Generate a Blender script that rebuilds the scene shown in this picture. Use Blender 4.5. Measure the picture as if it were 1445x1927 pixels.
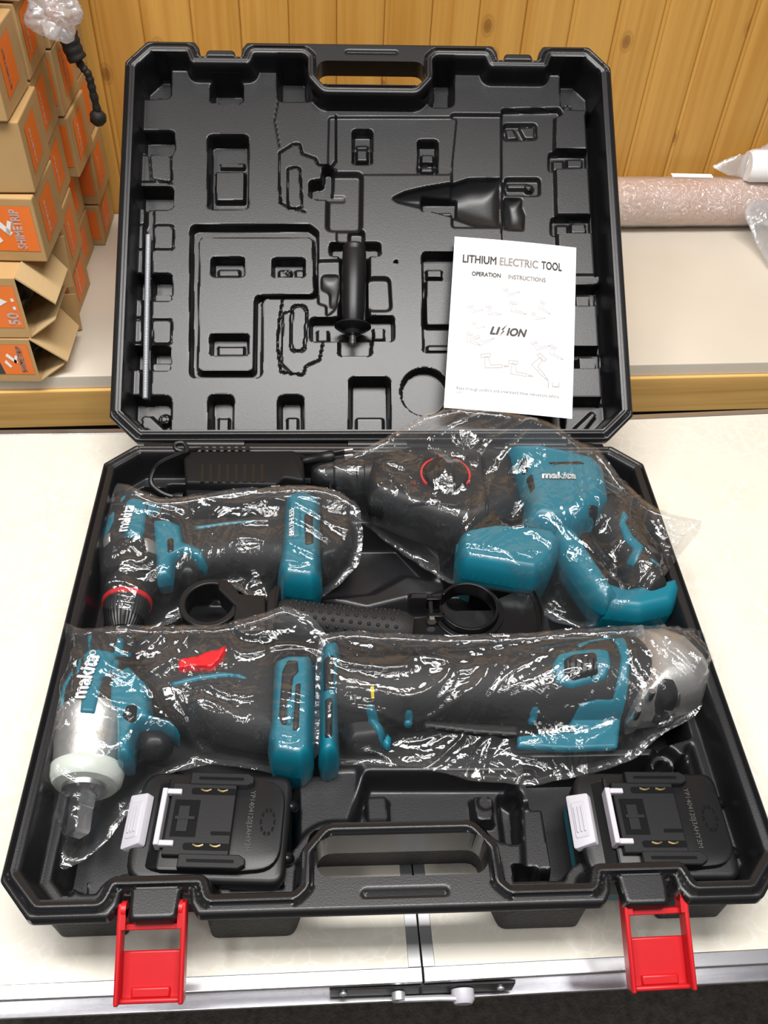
import bpy, bmesh, math, random
import numpy as np
from mathutils import Vector, Matrix, noise
from mathutils.bvhtree import BVHTree

random.seed(7)
rng = np.random.default_rng(7)
for o in list(bpy.data.objects):
    bpy.data.objects.remove(o)
SC = bpy.context.scene
COL = SC.collection

# ------------------------------------------------------------------ camera
CAM_LOC = Vector((-0.0493, -0.6708, 0.6924))
CAM_ROT = (0.7568, -0.0430, -0.0438)
FPX = 1675.72
cam = bpy.data.cameras.new('camera')
cam.sensor_fit = 'VERTICAL'
cam.sensor_height = 36.0
cam.lens = 36.0 * FPX / 1927.0
cam.clip_start = 0.02
co = bpy.data.objects.new('camera', cam)
co.location = CAM_LOC
co.rotation_euler = CAM_ROT
COL.objects.link(co)
SC.camera = co

# ------------------------------------------------------------------ world, lamps, exposure
vs = SC.view_settings
vs.view_transform = 'Standard'
vs.look = 'None'
vs.gamma = 1.0
vs.use_curve_mapping = False
vs.exposure = 0.0
wd = bpy.data.worlds.new('room_ambient')
SC.world = wd
wd.use_nodes = True
wd.node_tree.nodes['Background'].inputs[0].default_value = (0.97, 0.97, 1.0, 1)
wd.node_tree.nodes['Background'].inputs[1].default_value = 0.12


def area(name, loc, target, sx, sy, power, color=(1, 0.975, 0.945)):
    l = bpy.data.lights.new(name, 'AREA')
    l.shape = 'RECTANGLE'
    l.size = sx
    l.size_y = sy
    l.energy = power
    l.color = color
    ob = bpy.data.objects.new(name, l)
    ob.location = loc
    d = Vector(target) - Vector(loc)
    ob.rotation_euler = d.to_track_quat('-Z', 'Y').to_euler()
    COL.objects.link(ob)
    return ob


area('ceiling_panel_light', (0.0, -0.35, 1.95), (0.0, -0.35, 0), 1.25, 0.38, 44)
area('ceiling_panel_light', (-0.95, -0.45, 1.95), (-0.95, -0.45, 0), 0.30, 1.15, 18)
area('ceiling_panel_light', (0.75, -0.75, 1.95), (0.75, -0.75, 0), 0.30, 1.15, 9)
area('ceiling_panel_light', (-0.10, -1.45, 1.95), (-0.10, -1.45, 0), 1.15, 0.30, 9)

RIM = 0.08
CW = 0.54
CD = 0.4573


# ------------------------------------------------------------------ image point helpers (rays through real planes)
_cm = Matrix.LocRotScale(CAM_LOC, __import__('mathutils').Euler(CAM_ROT, 'XYZ'), None).to_3x3()


def ray(px, py):
    return _cm @ Vector(((px - 722.5) / FPX, -(py - 963.5) / FPX, -1.0))


def P(px, py, z):
    d = ray(px, py)
    k = (z - CAM_LOC.z) / d.z
    return CAM_LOC + d * k


def PY(px, py, y):
    d = ray(px, py)
    return CAM_LOC + d * ((y - CAM_LOC.y) / d.y)


def PP(pts, z):
    return [tuple(P(x, y, z)[:2]) for x, y in pts]


# lid frame: X along the hinge, U up the open lid, N out of its mouth
LX = Vector((0.99969212, -0.01441286, 0.02019736))
LU = Vector((0.00104588, 0.8377502, 0.54605267))
LN = LX.cross(LU).normalized()
LO = Vector((-0.00306943, 0.0075517, RIM - 0.00123588))
LM = Matrix(((LX.x, LU.x, LN.x, LO.x), (LX.y, LU.y, LN.y, LO.y), (LX.z, LU.z, LN.z, LO.z), (0, 0, 0, 1)))


def L(px, py, dep):
    d = ray(px, py)
    q = LO - LN * dep
    k = (q - CAM_LOC).dot(LN) / d.dot(LN)
    v = CAM_LOC + d * k - LO
    return (v.dot(LX), v.dot(LU))


# ------------------------------------------------------------------ materials
MATS = {}


def mk(name, color, rough=0.5, metal=0.0, bump=None, var=None, spec=None, coat=0.0, emit=None):
    """bump=(scale, strength); var=(scale, colour2, contrast)"""
    m = bpy.data.materials.new(name)
    m.use_nodes = True
    nt = m.node_tree
    b = nt.nodes['Principled BSDF']
    b.inputs['Base Color'].default_value = (*color, 1)
    b.inputs['Roughness'].default_value = rough
    b.inputs['Metallic'].default_value = metal
    if spec is not None:
        b.inputs['Specular IOR Level'].default_value = spec
    if coat:
        b.inputs['Coat Weight'].default_value = coat
        b.inputs['Coat Roughness'].default_value = 0.12
    tc = nt.nodes.new('ShaderNodeTexCoord')
    if var:
        n = nt.nodes.new('ShaderNodeTexNoise')
        n.inputs['Scale'].default_value = var[0]
        n.inputs['Detail'].default_value = 4
        nt.links.new(tc.outputs['Object'], n.inputs['Vector'])
        r = nt.nodes.new('ShaderNodeValToRGB')
        c = var[2] if len(var) > 2 else 0.2
        r.color_ramp.elements[0].position = 0.5 - c
        r.color_ramp.elements[1].position = 0.5 + c
        r.color_ramp.elements[0].color = (*color, 1)
        r.color_ramp.elements[1].color = (*var[1], 1)
        nt.links.new(n.outputs['Fac'], r.inputs['Fac'])
        nt.links.new(r.outputs['Color'], b.inputs['Base Color'])
    if bump:
        n = nt.nodes.new('ShaderNodeTexNoise')
        n.inputs['Scale'].default_value = bump[0]
        n.inputs['Detail'].default_value = 3
        nt.links.new(tc.outputs['Object'], n.inputs['Vector'])
        bp = nt.nodes.new('ShaderNodeBump')
        bp.inputs['Strength'].default_value = bump[1]
        bp.inputs['Distance'].default_value = bump[2] if len(bump) > 2 else 0.001
        nt.links.new(n.outputs['Fac'], bp.inputs['Height'])
        nt.links.new(bp.outputs['Normal'], b.inputs['Normal'])
    MATS[name] = m
    return m


mk('case_black', (0.0072, 0.0072, 0.0084), 0.34, bump=(900, 0.16, 0.0005), var=(30, (0.0095, 0.0095, 0.0110), 0.25))
mk('case_rough', (0.013, 0.013, 0.0145), 0.6, bump=(420, 1.0, 0.002))
mk('tool_black', (0.0105, 0.0105, 0.011), 0.45, spec=0.35, bump=(700, 0.2, 0.0006))
mk('rubber_black', (0.0125, 0.0122, 0.0125), 0.62, spec=0.35, bump=(500, 0.4, 0.0008))
mk('gloss_black', (0.006, 0.006, 0.0065), 0.20, spec=0.4)
mk('satin_black', (0.0085, 0.0085, 0.0095), 0.36, spec=0.35, bump=(900, 0.1, 0.0004))
mk('teal', (0.003, 0.140, 0.200), 0.38, bump=(900, 0.08, 0.0005))
mk('red_plastic', (0.52, 0.009, 0.014), 0.38, bump=(160, 0.12, 0.0006))
mk('red_mark', (0.55, 0.02, 0.02), 0.5)
mk('white_plastic', (0.50, 0.49, 0.54), 0.4)
mk('nylon', (0.62, 0.66, 0.60), 0.35)
mk('steel', (0.62, 0.61, 0.60), 0.28, 1.0)
mk('alu_cast', (0.50, 0.49, 0.47), 0.42, 0.85, bump=(300, 0.25, 0.0006))
mk('alu_edge', (0.62, 0.62, 0.65), 0.24, 0.95, bump=(60, 0.05, 0.0006))
mk('alu_strip', (0.42, 0.42, 0.43), 0.35, 0.9)
mk('brass', (0.75, 0.60, 0.32), 0.3, 1.0)
mk('zinc', (0.74, 0.76, 0.80), 0.42, 0.75)
mk('charger_black', (0.0075, 0.0075, 0.008), 0.5, spec=0.2, bump=(900, 0.2, 0.0004))
mk('white_print', (0.85, 0.86, 0.86), 0.5)
mk('grey_print', (0.13, 0.125, 0.12), 0.6)
mk('pale_print', (0.52, 0.50, 0.47), 0.6)
mk('paper', (0.88, 0.88, 0.89), 0.6)
mk('cover_print', (0.045, 0.042, 0.04), 0.6)
mk('cover_print_pale', (0.30, 0.27, 0.25), 0.6)  # paler ink: glare that fades the lettering is put into the colour
mk('sketch_print', (0.40, 0.37, 0.36), 0.6)
mk('faint_print', (0.060, 0.058, 0.052), 0.6)
mk('cardboard', (0.52, 0.33, 0.14), 0.8, bump=(120, 0.15, 0.001), var=(14, (0.44, 0.27, 0.11), 0.3))
mk('cardboard_core', (0.60, 0.42, 0.21), 0.85, bump=(200, 0.3, 0.001))
mk('orange_print', (0.90, 0.20, 0.02), 0.55, var=(25, (0.82, 0.17, 0.02), 0.3))
mk('dark_print', (0.045, 0.04, 0.04), 0.6)
mk('board_white', (0.66, 0.60, 0.51), 0.5, var=(7, (0.60, 0.545, 0.455), 0.3))
mk('carpet', (0.085, 0.078, 0.068), 0.95, bump=(260, 1.0, 0.004), var=(90, (0.16, 0.145, 0.125), 0.2))
mk('dark_void', (0.02, 0.018, 0.016), 0.9)
mk('cord_black', (0.015, 0.014, 0.013), 0.55, bump=(900, 0.6, 0.001))


def wood(name, c1, c2, c3, along, knots=True, rough=0.42):
    m = bpy.data.materials.new(name)
    m.use_nodes = True
    nt = m.node_tree
    nd = nt.nodes
    lk = nt.links.new
    b = nd['Principled BSDF']
    b.inputs['Roughness'].default_value = rough
    tc = nd.new('ShaderNodeTexCoord')
    oi = nd.new('ShaderNodeObjectInfo')
    add = nd.new('ShaderNodeVectorMath')
    add.operation = 'ADD'
    sc = nd.new('ShaderNodeVectorMath')
    sc.operation = 'SCALE'
    comb = nd.new('ShaderNodeCombineXYZ')
    lk(oi.outputs['Random'], comb.inputs[0])
    lk(oi.outputs['Random'], comb.inputs[2])
    lk(comb.outputs[0], sc.inputs[0])
    sc.inputs['Scale'].default_value = 37.0
    lk(tc.outputs['Object'], add.inputs[0])
    lk(sc.outputs[0], add.inputs[1])
    # knots bend the grain
    vor = nd.new('ShaderNodeTexVoronoi')
    mpk = nd.new('ShaderNodeMapping')
    mpk.inputs['Scale'].default_value = (14.0, 14.0, 9.0)
    mpk.inputs['Rotation'].default_value = (math.pi / 2, 0, 0)
    vor.voronoi_dimensions = '2D'
    lk(add.outputs[0], mpk.inputs[0])
    lk(mpk.outputs[0], vor.inputs['Vector'])
    vor.inputs['Scale'].default_value = 1.0
    mp = nd.new('ShaderNodeMapping')
    s2 = [75.0, 75.0, 75.0]
    s2[along] = 2.2
    mp.inputs['Scale'].default_value = s2
    lk(add.outputs[0], mp.inputs[0])
    n1 = nd.new('ShaderNodeTexNoise')
    n1.inputs['Scale'].default_value = 1.0
    n1.inputs['Detail'].default_value = 5
    n1.inputs['Distortion'].default_value = 0.6
    lk(mp.outputs[0], n1.inputs['Vector'])
    mp2 = nd.new('ShaderNodeMapping')
    s3 = [9.0, 9.0, 9.0]
    s3[along] = 1.3
    mp2.inputs['Scale'].default_value = s3
    lk(add.outputs[0], mp2.inputs[0])
    n2 = nd.new('ShaderNodeTexNoise')
    n2.inputs['Scale'].default_value = 1.0
    n2.inputs['Detail'].default_value = 2
    lk(mp2.outputs[0], n2.inputs['Vector'])
    mixf = nd.new('ShaderNodeMath')
    mixf.operation = 'MULTIPLY_ADD'
    lk(n1.outputs['Fac'], mixf.inputs[0])
    mixf.inputs[1].default_value = 0.6
    mul2 = nd.new('ShaderNodeMath')
    mul2.operation = 'MULTIPLY'
    lk(n2.outputs['Fac'], mul2.inputs[0])
    mul2.inputs[1].default_value = 0.42
    lk(mul2.outputs[0], mixf.inputs[2])
    r = nd.new('ShaderNodeValToRGB')
    e = r.color_ramp.elements
    e[0].position = 0.39
    e[0].color = (*c2, 1)
    e[1].position = 0.60
    e[1].color = (*c1, 1)
    lk(mixf.outputs[0], r.inputs['Fac'])
    last = r.outputs['Color']
    if knots:
        # a knot only in some cells
        wn = nd.new('ShaderNodeTexWhiteNoise')
        lk(vor.outputs['Position'], wn.inputs['Vector'])
        gt = nd.new('ShaderNodeMath')
        gt.operation = 'GREATER_THAN'
        gt.inputs[1].default_value = 0.62
        lk(wn.outputs['Value'], gt.inputs[0])
        kr = nd.new('ShaderNodeValToRGB')
        ke = kr.color_ramp.elements
        ke[0].position = 0.0
        ke[0].color = (1, 1, 1, 1)
        ke[1].position = 0.14
        ke[1].color = (0, 0, 0, 1)
        k2 = ke.new(0.07)
        k2.color = (0.75, 0.75, 0.75, 1)
        k3 = ke.new(0.09)
        k3.color = (0.15, 0.15, 0.15, 1)
        k4 = ke.new(0.11)
        k4.color = (0.4, 0.4, 0.4, 1)
        lk(vor.outputs['Distance'], kr.inputs['Fac'])
        km = nd.new('ShaderNodeMath')
        km.operation = 'MULTIPLY'
        lk(kr.outputs['Color'], km.inputs[0])
        lk(gt.outputs[0], km.inputs[1])
        km2 = nd.new('ShaderNodeMath')
        km2.operation = 'MULTIPLY'
        lk(km.outputs[0], km2.inputs[0])
        km2.inputs[1].default_value = 0.75
        mx = nd.new('ShaderNodeMix')
        mx.data_type = 'RGBA'
        lk(km2.outputs[0], mx.inputs[0])
        lk(last, mx.inputs[6])
        mx.inputs[7].default_value = (*c3, 1)
        last = mx.outputs[2]
    lk(last, b.inputs['Base Color'])
    bp = nd.new('ShaderNodeBump')
    bp.inputs['Strength'].default_value = 0.12
    bp.inputs['Distance'].default_value = 0.001
    lk(n1.outputs['Fac'], bp.inputs['Height'])
    lk(bp.outputs['Normal'], b.inputs['Normal'])
    MATS[name] = m
    return m


wood('pine_panel', (0.595, 0.325, 0.072), (0.475, 0.228, 0.040), (0.17, 0.060, 0.012), 2)
wood('wood_trim', (0.80, 0.50, 0.165), (0.58, 0.32, 0.09), (0.2, 0.08, 0.02), 0, knots=False)


def marble():
    m = bpy.data.materials.new('marble_laminate')
    m.use_nodes = True
    nt = m.node_tree
    nd = nt.nodes
    lk = nt.links.new
    b = nd['Principled BSDF']
    b.inputs['Roughness'].default_value = 0.22
    tc = nd.new('ShaderNodeTexCoord')
    n = nd.new('ShaderNodeTexNoise')
    n.inputs['Scale'].default_value = 28
    n.inputs['Detail'].default_value = 4
    lk(tc.outputs['Object'], n.inputs['Vector'])
    mx = nd.new('ShaderNodeMix')
    mx.data_type = 'VECTOR'
    mx.inputs[0].default_value = 0.045
    lk(tc.outputs['Object'], mx.inputs[4])
    lk(n.outputs['Color'], mx.inputs[5])
    v = nd.new('ShaderNodeTexVoronoi')
    v.feature = 'DISTANCE_TO_EDGE'
    v.inputs['Scale'].default_value = 62
    lk(mx.outputs[1], v.inputs['Vector'])
    r = nd.new('ShaderNodeValToRGB')
    e = r.color_ramp.elements
    e[0].position = 0.0
    e[0].color = (0.78, 0.76, 0.69, 1)
    e[1].position = 0.10
    e[1].color = (0.71, 0.67, 0.58, 1)
    lk(v.outputs['Distance'], r.inputs['Fac'])
    n2 = nd.new('ShaderNodeTexNoise')
    n2.inputs['Scale'].default_value = 16
    n2.inputs['Detail'].default_value = 3
    lk(tc.outputs['Object'], n2.inputs['Vector'])
    r2 = nd.new('ShaderNodeValToRGB')
    r2.color_ramp.elements[0].position = 0.38
    r2.color_ramp.elements[0].color = (0.1, 0.1, 0.1, 1)
    r2.color_ramp.elements[1].position = 0.65
    lk(n2.outputs['Fac'], r2.inputs['Fac'])
    m2 = nd.new('ShaderNodeMix')
    m2.data_type = 'RGBA'
    lk(r2.outputs['Color'], m2.inputs[0])
    lk(r.outputs['Color'], m2.inputs[6])
    m2.inputs[7].default_value = (0.745, 0.71, 0.625, 1)
    lk(m2.outputs[2], b.inputs['Base Color'])
    MATS['marble'] = m


marble()


def film(name, tint=(0.97, 0.975, 0.98), haze=0.035, gloss=0.025, rough=0.09, bscale=55, bstr=0.35):
    """thin clear polythene: mostly see-through, sharp glints, a little milky"""
    m = bpy.data.materials.new(name)
    m.use_nodes = True
    nt = m.node_tree
    nd = nt.nodes
    lk = nt.links.new
    for x in list(nd):
        nd.remove(x)
    out = nd.new('ShaderNodeOutputMaterial')
    tr = nd.new('ShaderNodeBsdfTransparent')
    tr.inputs[0].default_value = (*tint, 1)
    gl = nd.new('ShaderNodeBsdfGlossy')
    gl.inputs['Roughness'].default_value = rough
    gl.inputs['Color'].default_value = (1, 1, 1, 1)
    df = nd.new('ShaderNodeBsdfDiffuse')
    df.inputs['Color'].default_value = (0.8, 0.82, 0.86, 1)
    tl = nd.new('ShaderNodeBsdfTranslucent')
    tl.inputs['Color'].default_value = (0.8, 0.82, 0.86, 1)
    tc = nd.new('ShaderNodeTexCoord')
    n = nd.new('ShaderNodeTexNoise')
    n.inputs['Scale'].default_value = bscale
    n.inputs['Detail'].default_value = 3
    n.inputs['Distortion'].default_value = 1.2
    lk(tc.outputs['Object'], n.inputs['Vector'])
    bp = nd.new('ShaderNodeBump')
    bp.inputs['Strength'].default_value = bstr
    bp.inputs['Distance'].default_value = 0.006
    lk(n.outputs['Fac'], bp.inputs['Height'])
    lk(bp.outputs['Normal'], gl.inputs['Normal'])
    fr = nd.new('ShaderNodeFresnel')
    fr.inputs['IOR'].default_value = 1.5
    lk(bp.outputs['Normal'], fr.inputs['Normal'])
    ad = nd.new('ShaderNodeMath')
    ad.operation = 'ADD'
    ad.use_clamp = True
    fm = nd.new('ShaderNodeMath')
    fm.operation = 'MINIMUM'
    fm.inputs[1].default_value = 0.15
    lk(fr.outputs[0], fm.inputs[0])
    lk(fm.outputs[0], ad.inputs[0])
    ad.inputs[1].default_value = gloss
    dm = nd.new('ShaderNodeMixShader')
    dm.inputs[0].default_value = 0.5
    lk(df.outputs[0], dm.inputs[1])
    lk(tl.outputs[0], dm.inputs[2])
    m1 = nd.new('ShaderNodeMixShader')
    m1.inputs[0].default_value = haze
    lk(tr.outputs[0], m1.inputs[1])
    lk(dm.outputs[0], m1.inputs[2])
    m2 = nd.new('ShaderNodeMixShader')
    lk(ad.outputs[0], m2.inputs[0])
    lk(m1.outputs[0], m2.inputs[1])
    lk(gl.outputs[0], m2.inputs[2])
    lk(m2.outputs[0], out.inputs['Surface'])
    MATS[name] = m


film('poly_film')
film('milky_film', haze=0.42, gloss=0.05, rough=0.22, bscale=30)
film('bubble_film', haze=0.30, gloss=0.14, rough=0.10, bscale=150, bstr=1.0)
film('bag_film', haze=0.40, gloss=0.04, rough=0.16, bscale=30)


# ------------------------------------------------------------------ object helpers
def tag(o, label=None, cat=None, group=None, kind=None):
    if label:
        o['label'] = label
    if cat:
        o['category'] = cat
    if group:
        o['group'] = group
    if kind:
        o['kind'] = kind
    return o


def empty(name, loc, label=None, cat=None, group=None):
    o = bpy.data.objects.new(name, None)
    o.empty_display_size = 0.02
    o.location = loc
    COL.objects.link(o)
    o['_m'] = 0
    del o['_m']
    return tag(o, label, cat, group)


def wm(o):
    """world matrix without waiting for the depsgraph (translation / matrix chains built here)"""
    m = o.matrix_basis.copy()
    if o.parent:
        m = wm(o.parent) @ o.matrix_parent_inverse @ m
    return m


def mesh_obj(name, verts, faces, mat, parent=None, smooth=40, local=None, bevel=0, bseg=2):
    """verts are world coordinates unless local (a Matrix giving the part's own frame) is passed"""
    me = bpy.data.meshes.new(name)
    me.from_pydata([tuple(v) for v in verts], [], faces)
    return finish(name, me, mat, parent, smooth, local, bevel, bseg)


def finish(name, me, mat, parent=None, smooth=40, local=None, bevel=0, bseg=2):
    ob = bpy.data.objects.new(name, me)
    if mat is not None:
        me.materials.append(MATS[mat] if isinstance(mat, str) else mat)
    me.update()
    if smooth:
        me.polygons.foreach_set('use_smooth', [True] * len(me.polygons))
        if smooth < 180:
            me.set_sharp_from_angle(angle=math.radians(smooth))
    COL.objects.link(ob)
    if local is None:
        if parent is not None:
            ob.parent = parent
            ob.matrix_basis = wm(parent).inverted()
    else:
        if parent is not None:
            ob.parent = parent
            ob.matrix_basis = wm(parent).inverted() @ local
        else:
            ob.matrix_basis = local
    if bevel:
        bm = ob.modifiers.new('bevel', 'BEVEL')
        bm.width = bevel
        bm.segments = bseg
        bm.limit_method = 'ANGLE'
        bm.angle_limit = math.radians(35)
    return ob


class MB:
    def __init__(s):
        s.v = []
        s.f = []

    def add(s, v, f, M=None):
        k = len(s.v)
        s.v += [tuple(M @ Vector(p)) if M else tuple(p) for p in v]
        s.f += [tuple(i + k for i in q) for q in f]
        return s

    def box(s, x0, x1, y0, y1, z0, z1, M=None):
        v = [(x, y, z) for z in (z0, z1) for y in (y0, y1) for x in (x0, x1)]
        f = [(0, 2, 3, 1), (4, 5, 7, 6), (0, 1, 5, 4), (1, 3, 7, 5), (3, 2, 6, 7), (2, 0, 4, 6)]
        return s.add(v, f, M)

    def prism(s, poly, z0, z1, r=0.0, seg=3, M=None, top_inset=0.0):
        """poly in xy, extruded z0..z1 with a rounded upper edge of radius r"""
        if area2(poly) < 0:
            poly = poly[::-1]
        n = len(poly)
        rings = [(0, z0)]
        if r > 0:
            for i in range(seg + 1):
                a = math.pi / 2 * i / seg
                rings.append((r * (1 - math.cos(a)) + top_inset * (i / seg), z1 - r + r * math.sin(a)))
        else:
            rings.append((top_inset, z1))
        v = []
        for ins, z in rings:
            v += [(x, y, z) for x, y in (inset(poly, ins) if ins else poly)]
        f = []
        for k in range(len(rings) - 1):
            for i in range(n):
                j = (i + 1) % n
                f.append((k * n + i, k * n + j, (k + 1) * n + j, (k + 1) * n + i))
        f.append(tuple(range((len(rings) - 1) * n, len(rings) * n)))
        f.append(tuple(reversed(range(n))))
        return s.add(v, f, M)

    def lathe(s, prof, a, b, seg=32, squash=1.0, arc=None, M=None, length=None):
        """prof [(t 0..1 or metres, r)] about the line a->b; squash scales the vertical radius"""
        a = Vector(a)
        b = Vector(b)
        d = (b - a)
        ln = length or d.length
        d.normalize()
        up = Vector((0, 0, 1)) if abs(d.z) < 0.9 else Vector((0, 1, 0))
        e1 = d.cross(up).normalized()
        e2 = e1.cross(d).normalized()
        a0, a1 = arc if arc else (0, 2 * math.pi)
        cnt = seg if not arc else seg + 1
        v = []
        for t, r in prof:
            c = a + d * (t * ln)
            for i in range(cnt):
                an = a0 + (a1 - a0) * i / seg
                v.append(c + e1 * (r * math.cos(an)) + e2 * (r * squash * math.sin(an)))
        f = []
        for k in range(len(prof) - 1):
            for i in range(seg):
                j = (i + 1) % cnt
                f.append((k * cnt + i, (k + 1) * cnt + i, (k + 1) * cnt + j, k * cnt + j))
        if not arc:
            f.append(tuple(range(cnt)))
            f.append(tuple(reversed(range((len(prof) - 1) * cnt, len(prof) * cnt))))
        return s.add(v, f, M)

    def tube(s, pts, r, seg=8, closed=False, M=None):
        pts = [Vector(p) for p in pts]
        n = len(pts)
        v = []
        f = []
        prev = None
        for i, p in enumerate(pts):
            t = (pts[min(i + 1, n - 1)] - pts[max(i - 1, 0)])
            if closed:
                t = pts[(i + 1) % n] - pts[i - 1]
            t.normalize()
            if prev is None:
                ref = Vector((0, 0, 1)) if abs(t.z) < 0.9 else Vector((1, 0, 0))
                e1 = t.cross(ref).normalized()
            else:
                e1 = (prev - t * prev.dot(t)).normalized()
            prev = e1
            e2 = t.cross(e1)
            rr = r[i] if isinstance(r, (list, tuple)) else r
            for k in range(seg):
                an = 2 * math.pi * k / seg
                v.append(p + e1 * (rr * math.cos(an)) + e2 * (rr * math.sin(an)))
        m = n if closed else n - 1
        for i in range(m):
            for k in range(seg):
                j = (k + 1) % seg
                i2 = (i + 1) % n
                f.append((i * seg + k, i * seg + j, i2 * seg + j, i2 * seg + k))
        if not closed:
            f.append(tuple(reversed(range(seg))))
            f.append(tuple(range((n - 1) * seg, n * seg)))
        return s.add(v, f, M)

    def build(s, name, mat, parent=None, smooth=40, local=None, bevel=0, bseg=2):
        return mesh_obj(name, s.v, s.f, mat, parent, smooth, local, bevel, bseg)


def area2(poly):
    return sum(poly[i - 1][0] * poly[i][1] - poly[i][0] * poly[i - 1][1] for i in range(len(poly)))


def inset(poly, d):
    """mitred inward offset of a counter-clockwise polygon"""
    n = len(poly)
    out = []
    for i in range(n):
        p0 = Vector(poly[i - 1])
        p1 = Vector(poly[i])
        p2 = Vector(poly[(i + 1) % n])
        e1 = (p1 - p0)
        e2 = (p2 - p1)
        if e1.length < 1e-9 or e2.length < 1e-9:
            out.append(tuple(p1))
            continue
        e1.normalize()
        e2.normalize()
        n1 = Vector((-e1.y, e1.x))
        n2 = Vector((-e2.y, e2.x))
        m = n1 + n2
        if m.length < 1e-6:
            m = n1
        m.normalize()
        k = d / max(0.35, m.dot(n1))
        out.append(tuple(p1 + m * k))
    return out


def fillet(poly, r, seg=4, closed=True):
    n = len(poly)
    out = []
    for i in range(n):
        p1 = Vector(poly[i][:2])
        if not closed and i in (0, n - 1):
            out.append(tuple(p1))
            continue
        rr = poly[i][2] if len(poly[i]) > 2 else r
        p0 = Vector(poly[i - 1][:2])
        p2 = Vector(poly[(i + 1) % n][:2])
        a = p0 - p1
        b = p2 - p1
        la, lb = a.length, b.length
        if la < 1e-9 or lb < 1e-9:
            continue
        a /= la
        b /= lb
        cosang = max(-0.9999, min(0.9999, a.dot(b)))
        half = math.acos(cosang) / 2
        t = rr / math.tan(half) if half > 1e-3 else 0
        t = min(t, la * 0.48, lb * 0.48)
        if t < 1e-6 or half > 1.54:
            out.append(tuple(p1))
            continue
        s = p1 + a * t
        e = p1 + b * t
        for k in range(seg + 1):
            u = k / seg
            q = s * (1 - u) ** 2 + p1 * 2 * u * (1 - u) + e * u ** 2
            out.append(tuple(q))
    return out


def stadium(x0, x1, y0, y1, r, seg=6):
    return fillet([(x0, y0), (x1, y0), (x1, y1), (x0, y1)], r, seg)


def sdf(poly, X, Y, closed=True):
    """signed distance (negative inside) to a polygon, vectorised"""
    d2 = np.full(X.shape, 1e9)
    ins = np.zeros(X.shape, bool)
    n = len(poly)
    for i in range(n if closed else n - 1):
        ax, ay = poly[i]
        bx, by = poly[(i + 1) % n]
        ex, ey = bx - ax, by - ay
        l2 = ex * ex + ey * ey
        if l2 < 1e-14:
            continue
        wx, wy = X - ax, Y - ay
        t = np.clip((wx * ex + wy * ey) / l2, 0, 1)
        dx, dy = wx - ex * t, wy - ey * t
        d2 = np.minimum(d2, dx * dx + dy * dy)
        if closed:
            c = ((ay > Y) != (by > Y))
            with np.errstate(divide='ignore', invalid='ignore'):
                xi = ex * (Y - ay) / (ey if ey != 0 else 1e-12) + ax
            ins ^= c & (X < xi)
    d = np.sqrt(d2)
    return np.where(ins, -d, d) if closed else d


def sstep(e0, e1, x):
    t = np.clip((x - e0) / (e1 - e0), 0, 1)
    return t * t * (3 - 2 * t)


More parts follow.
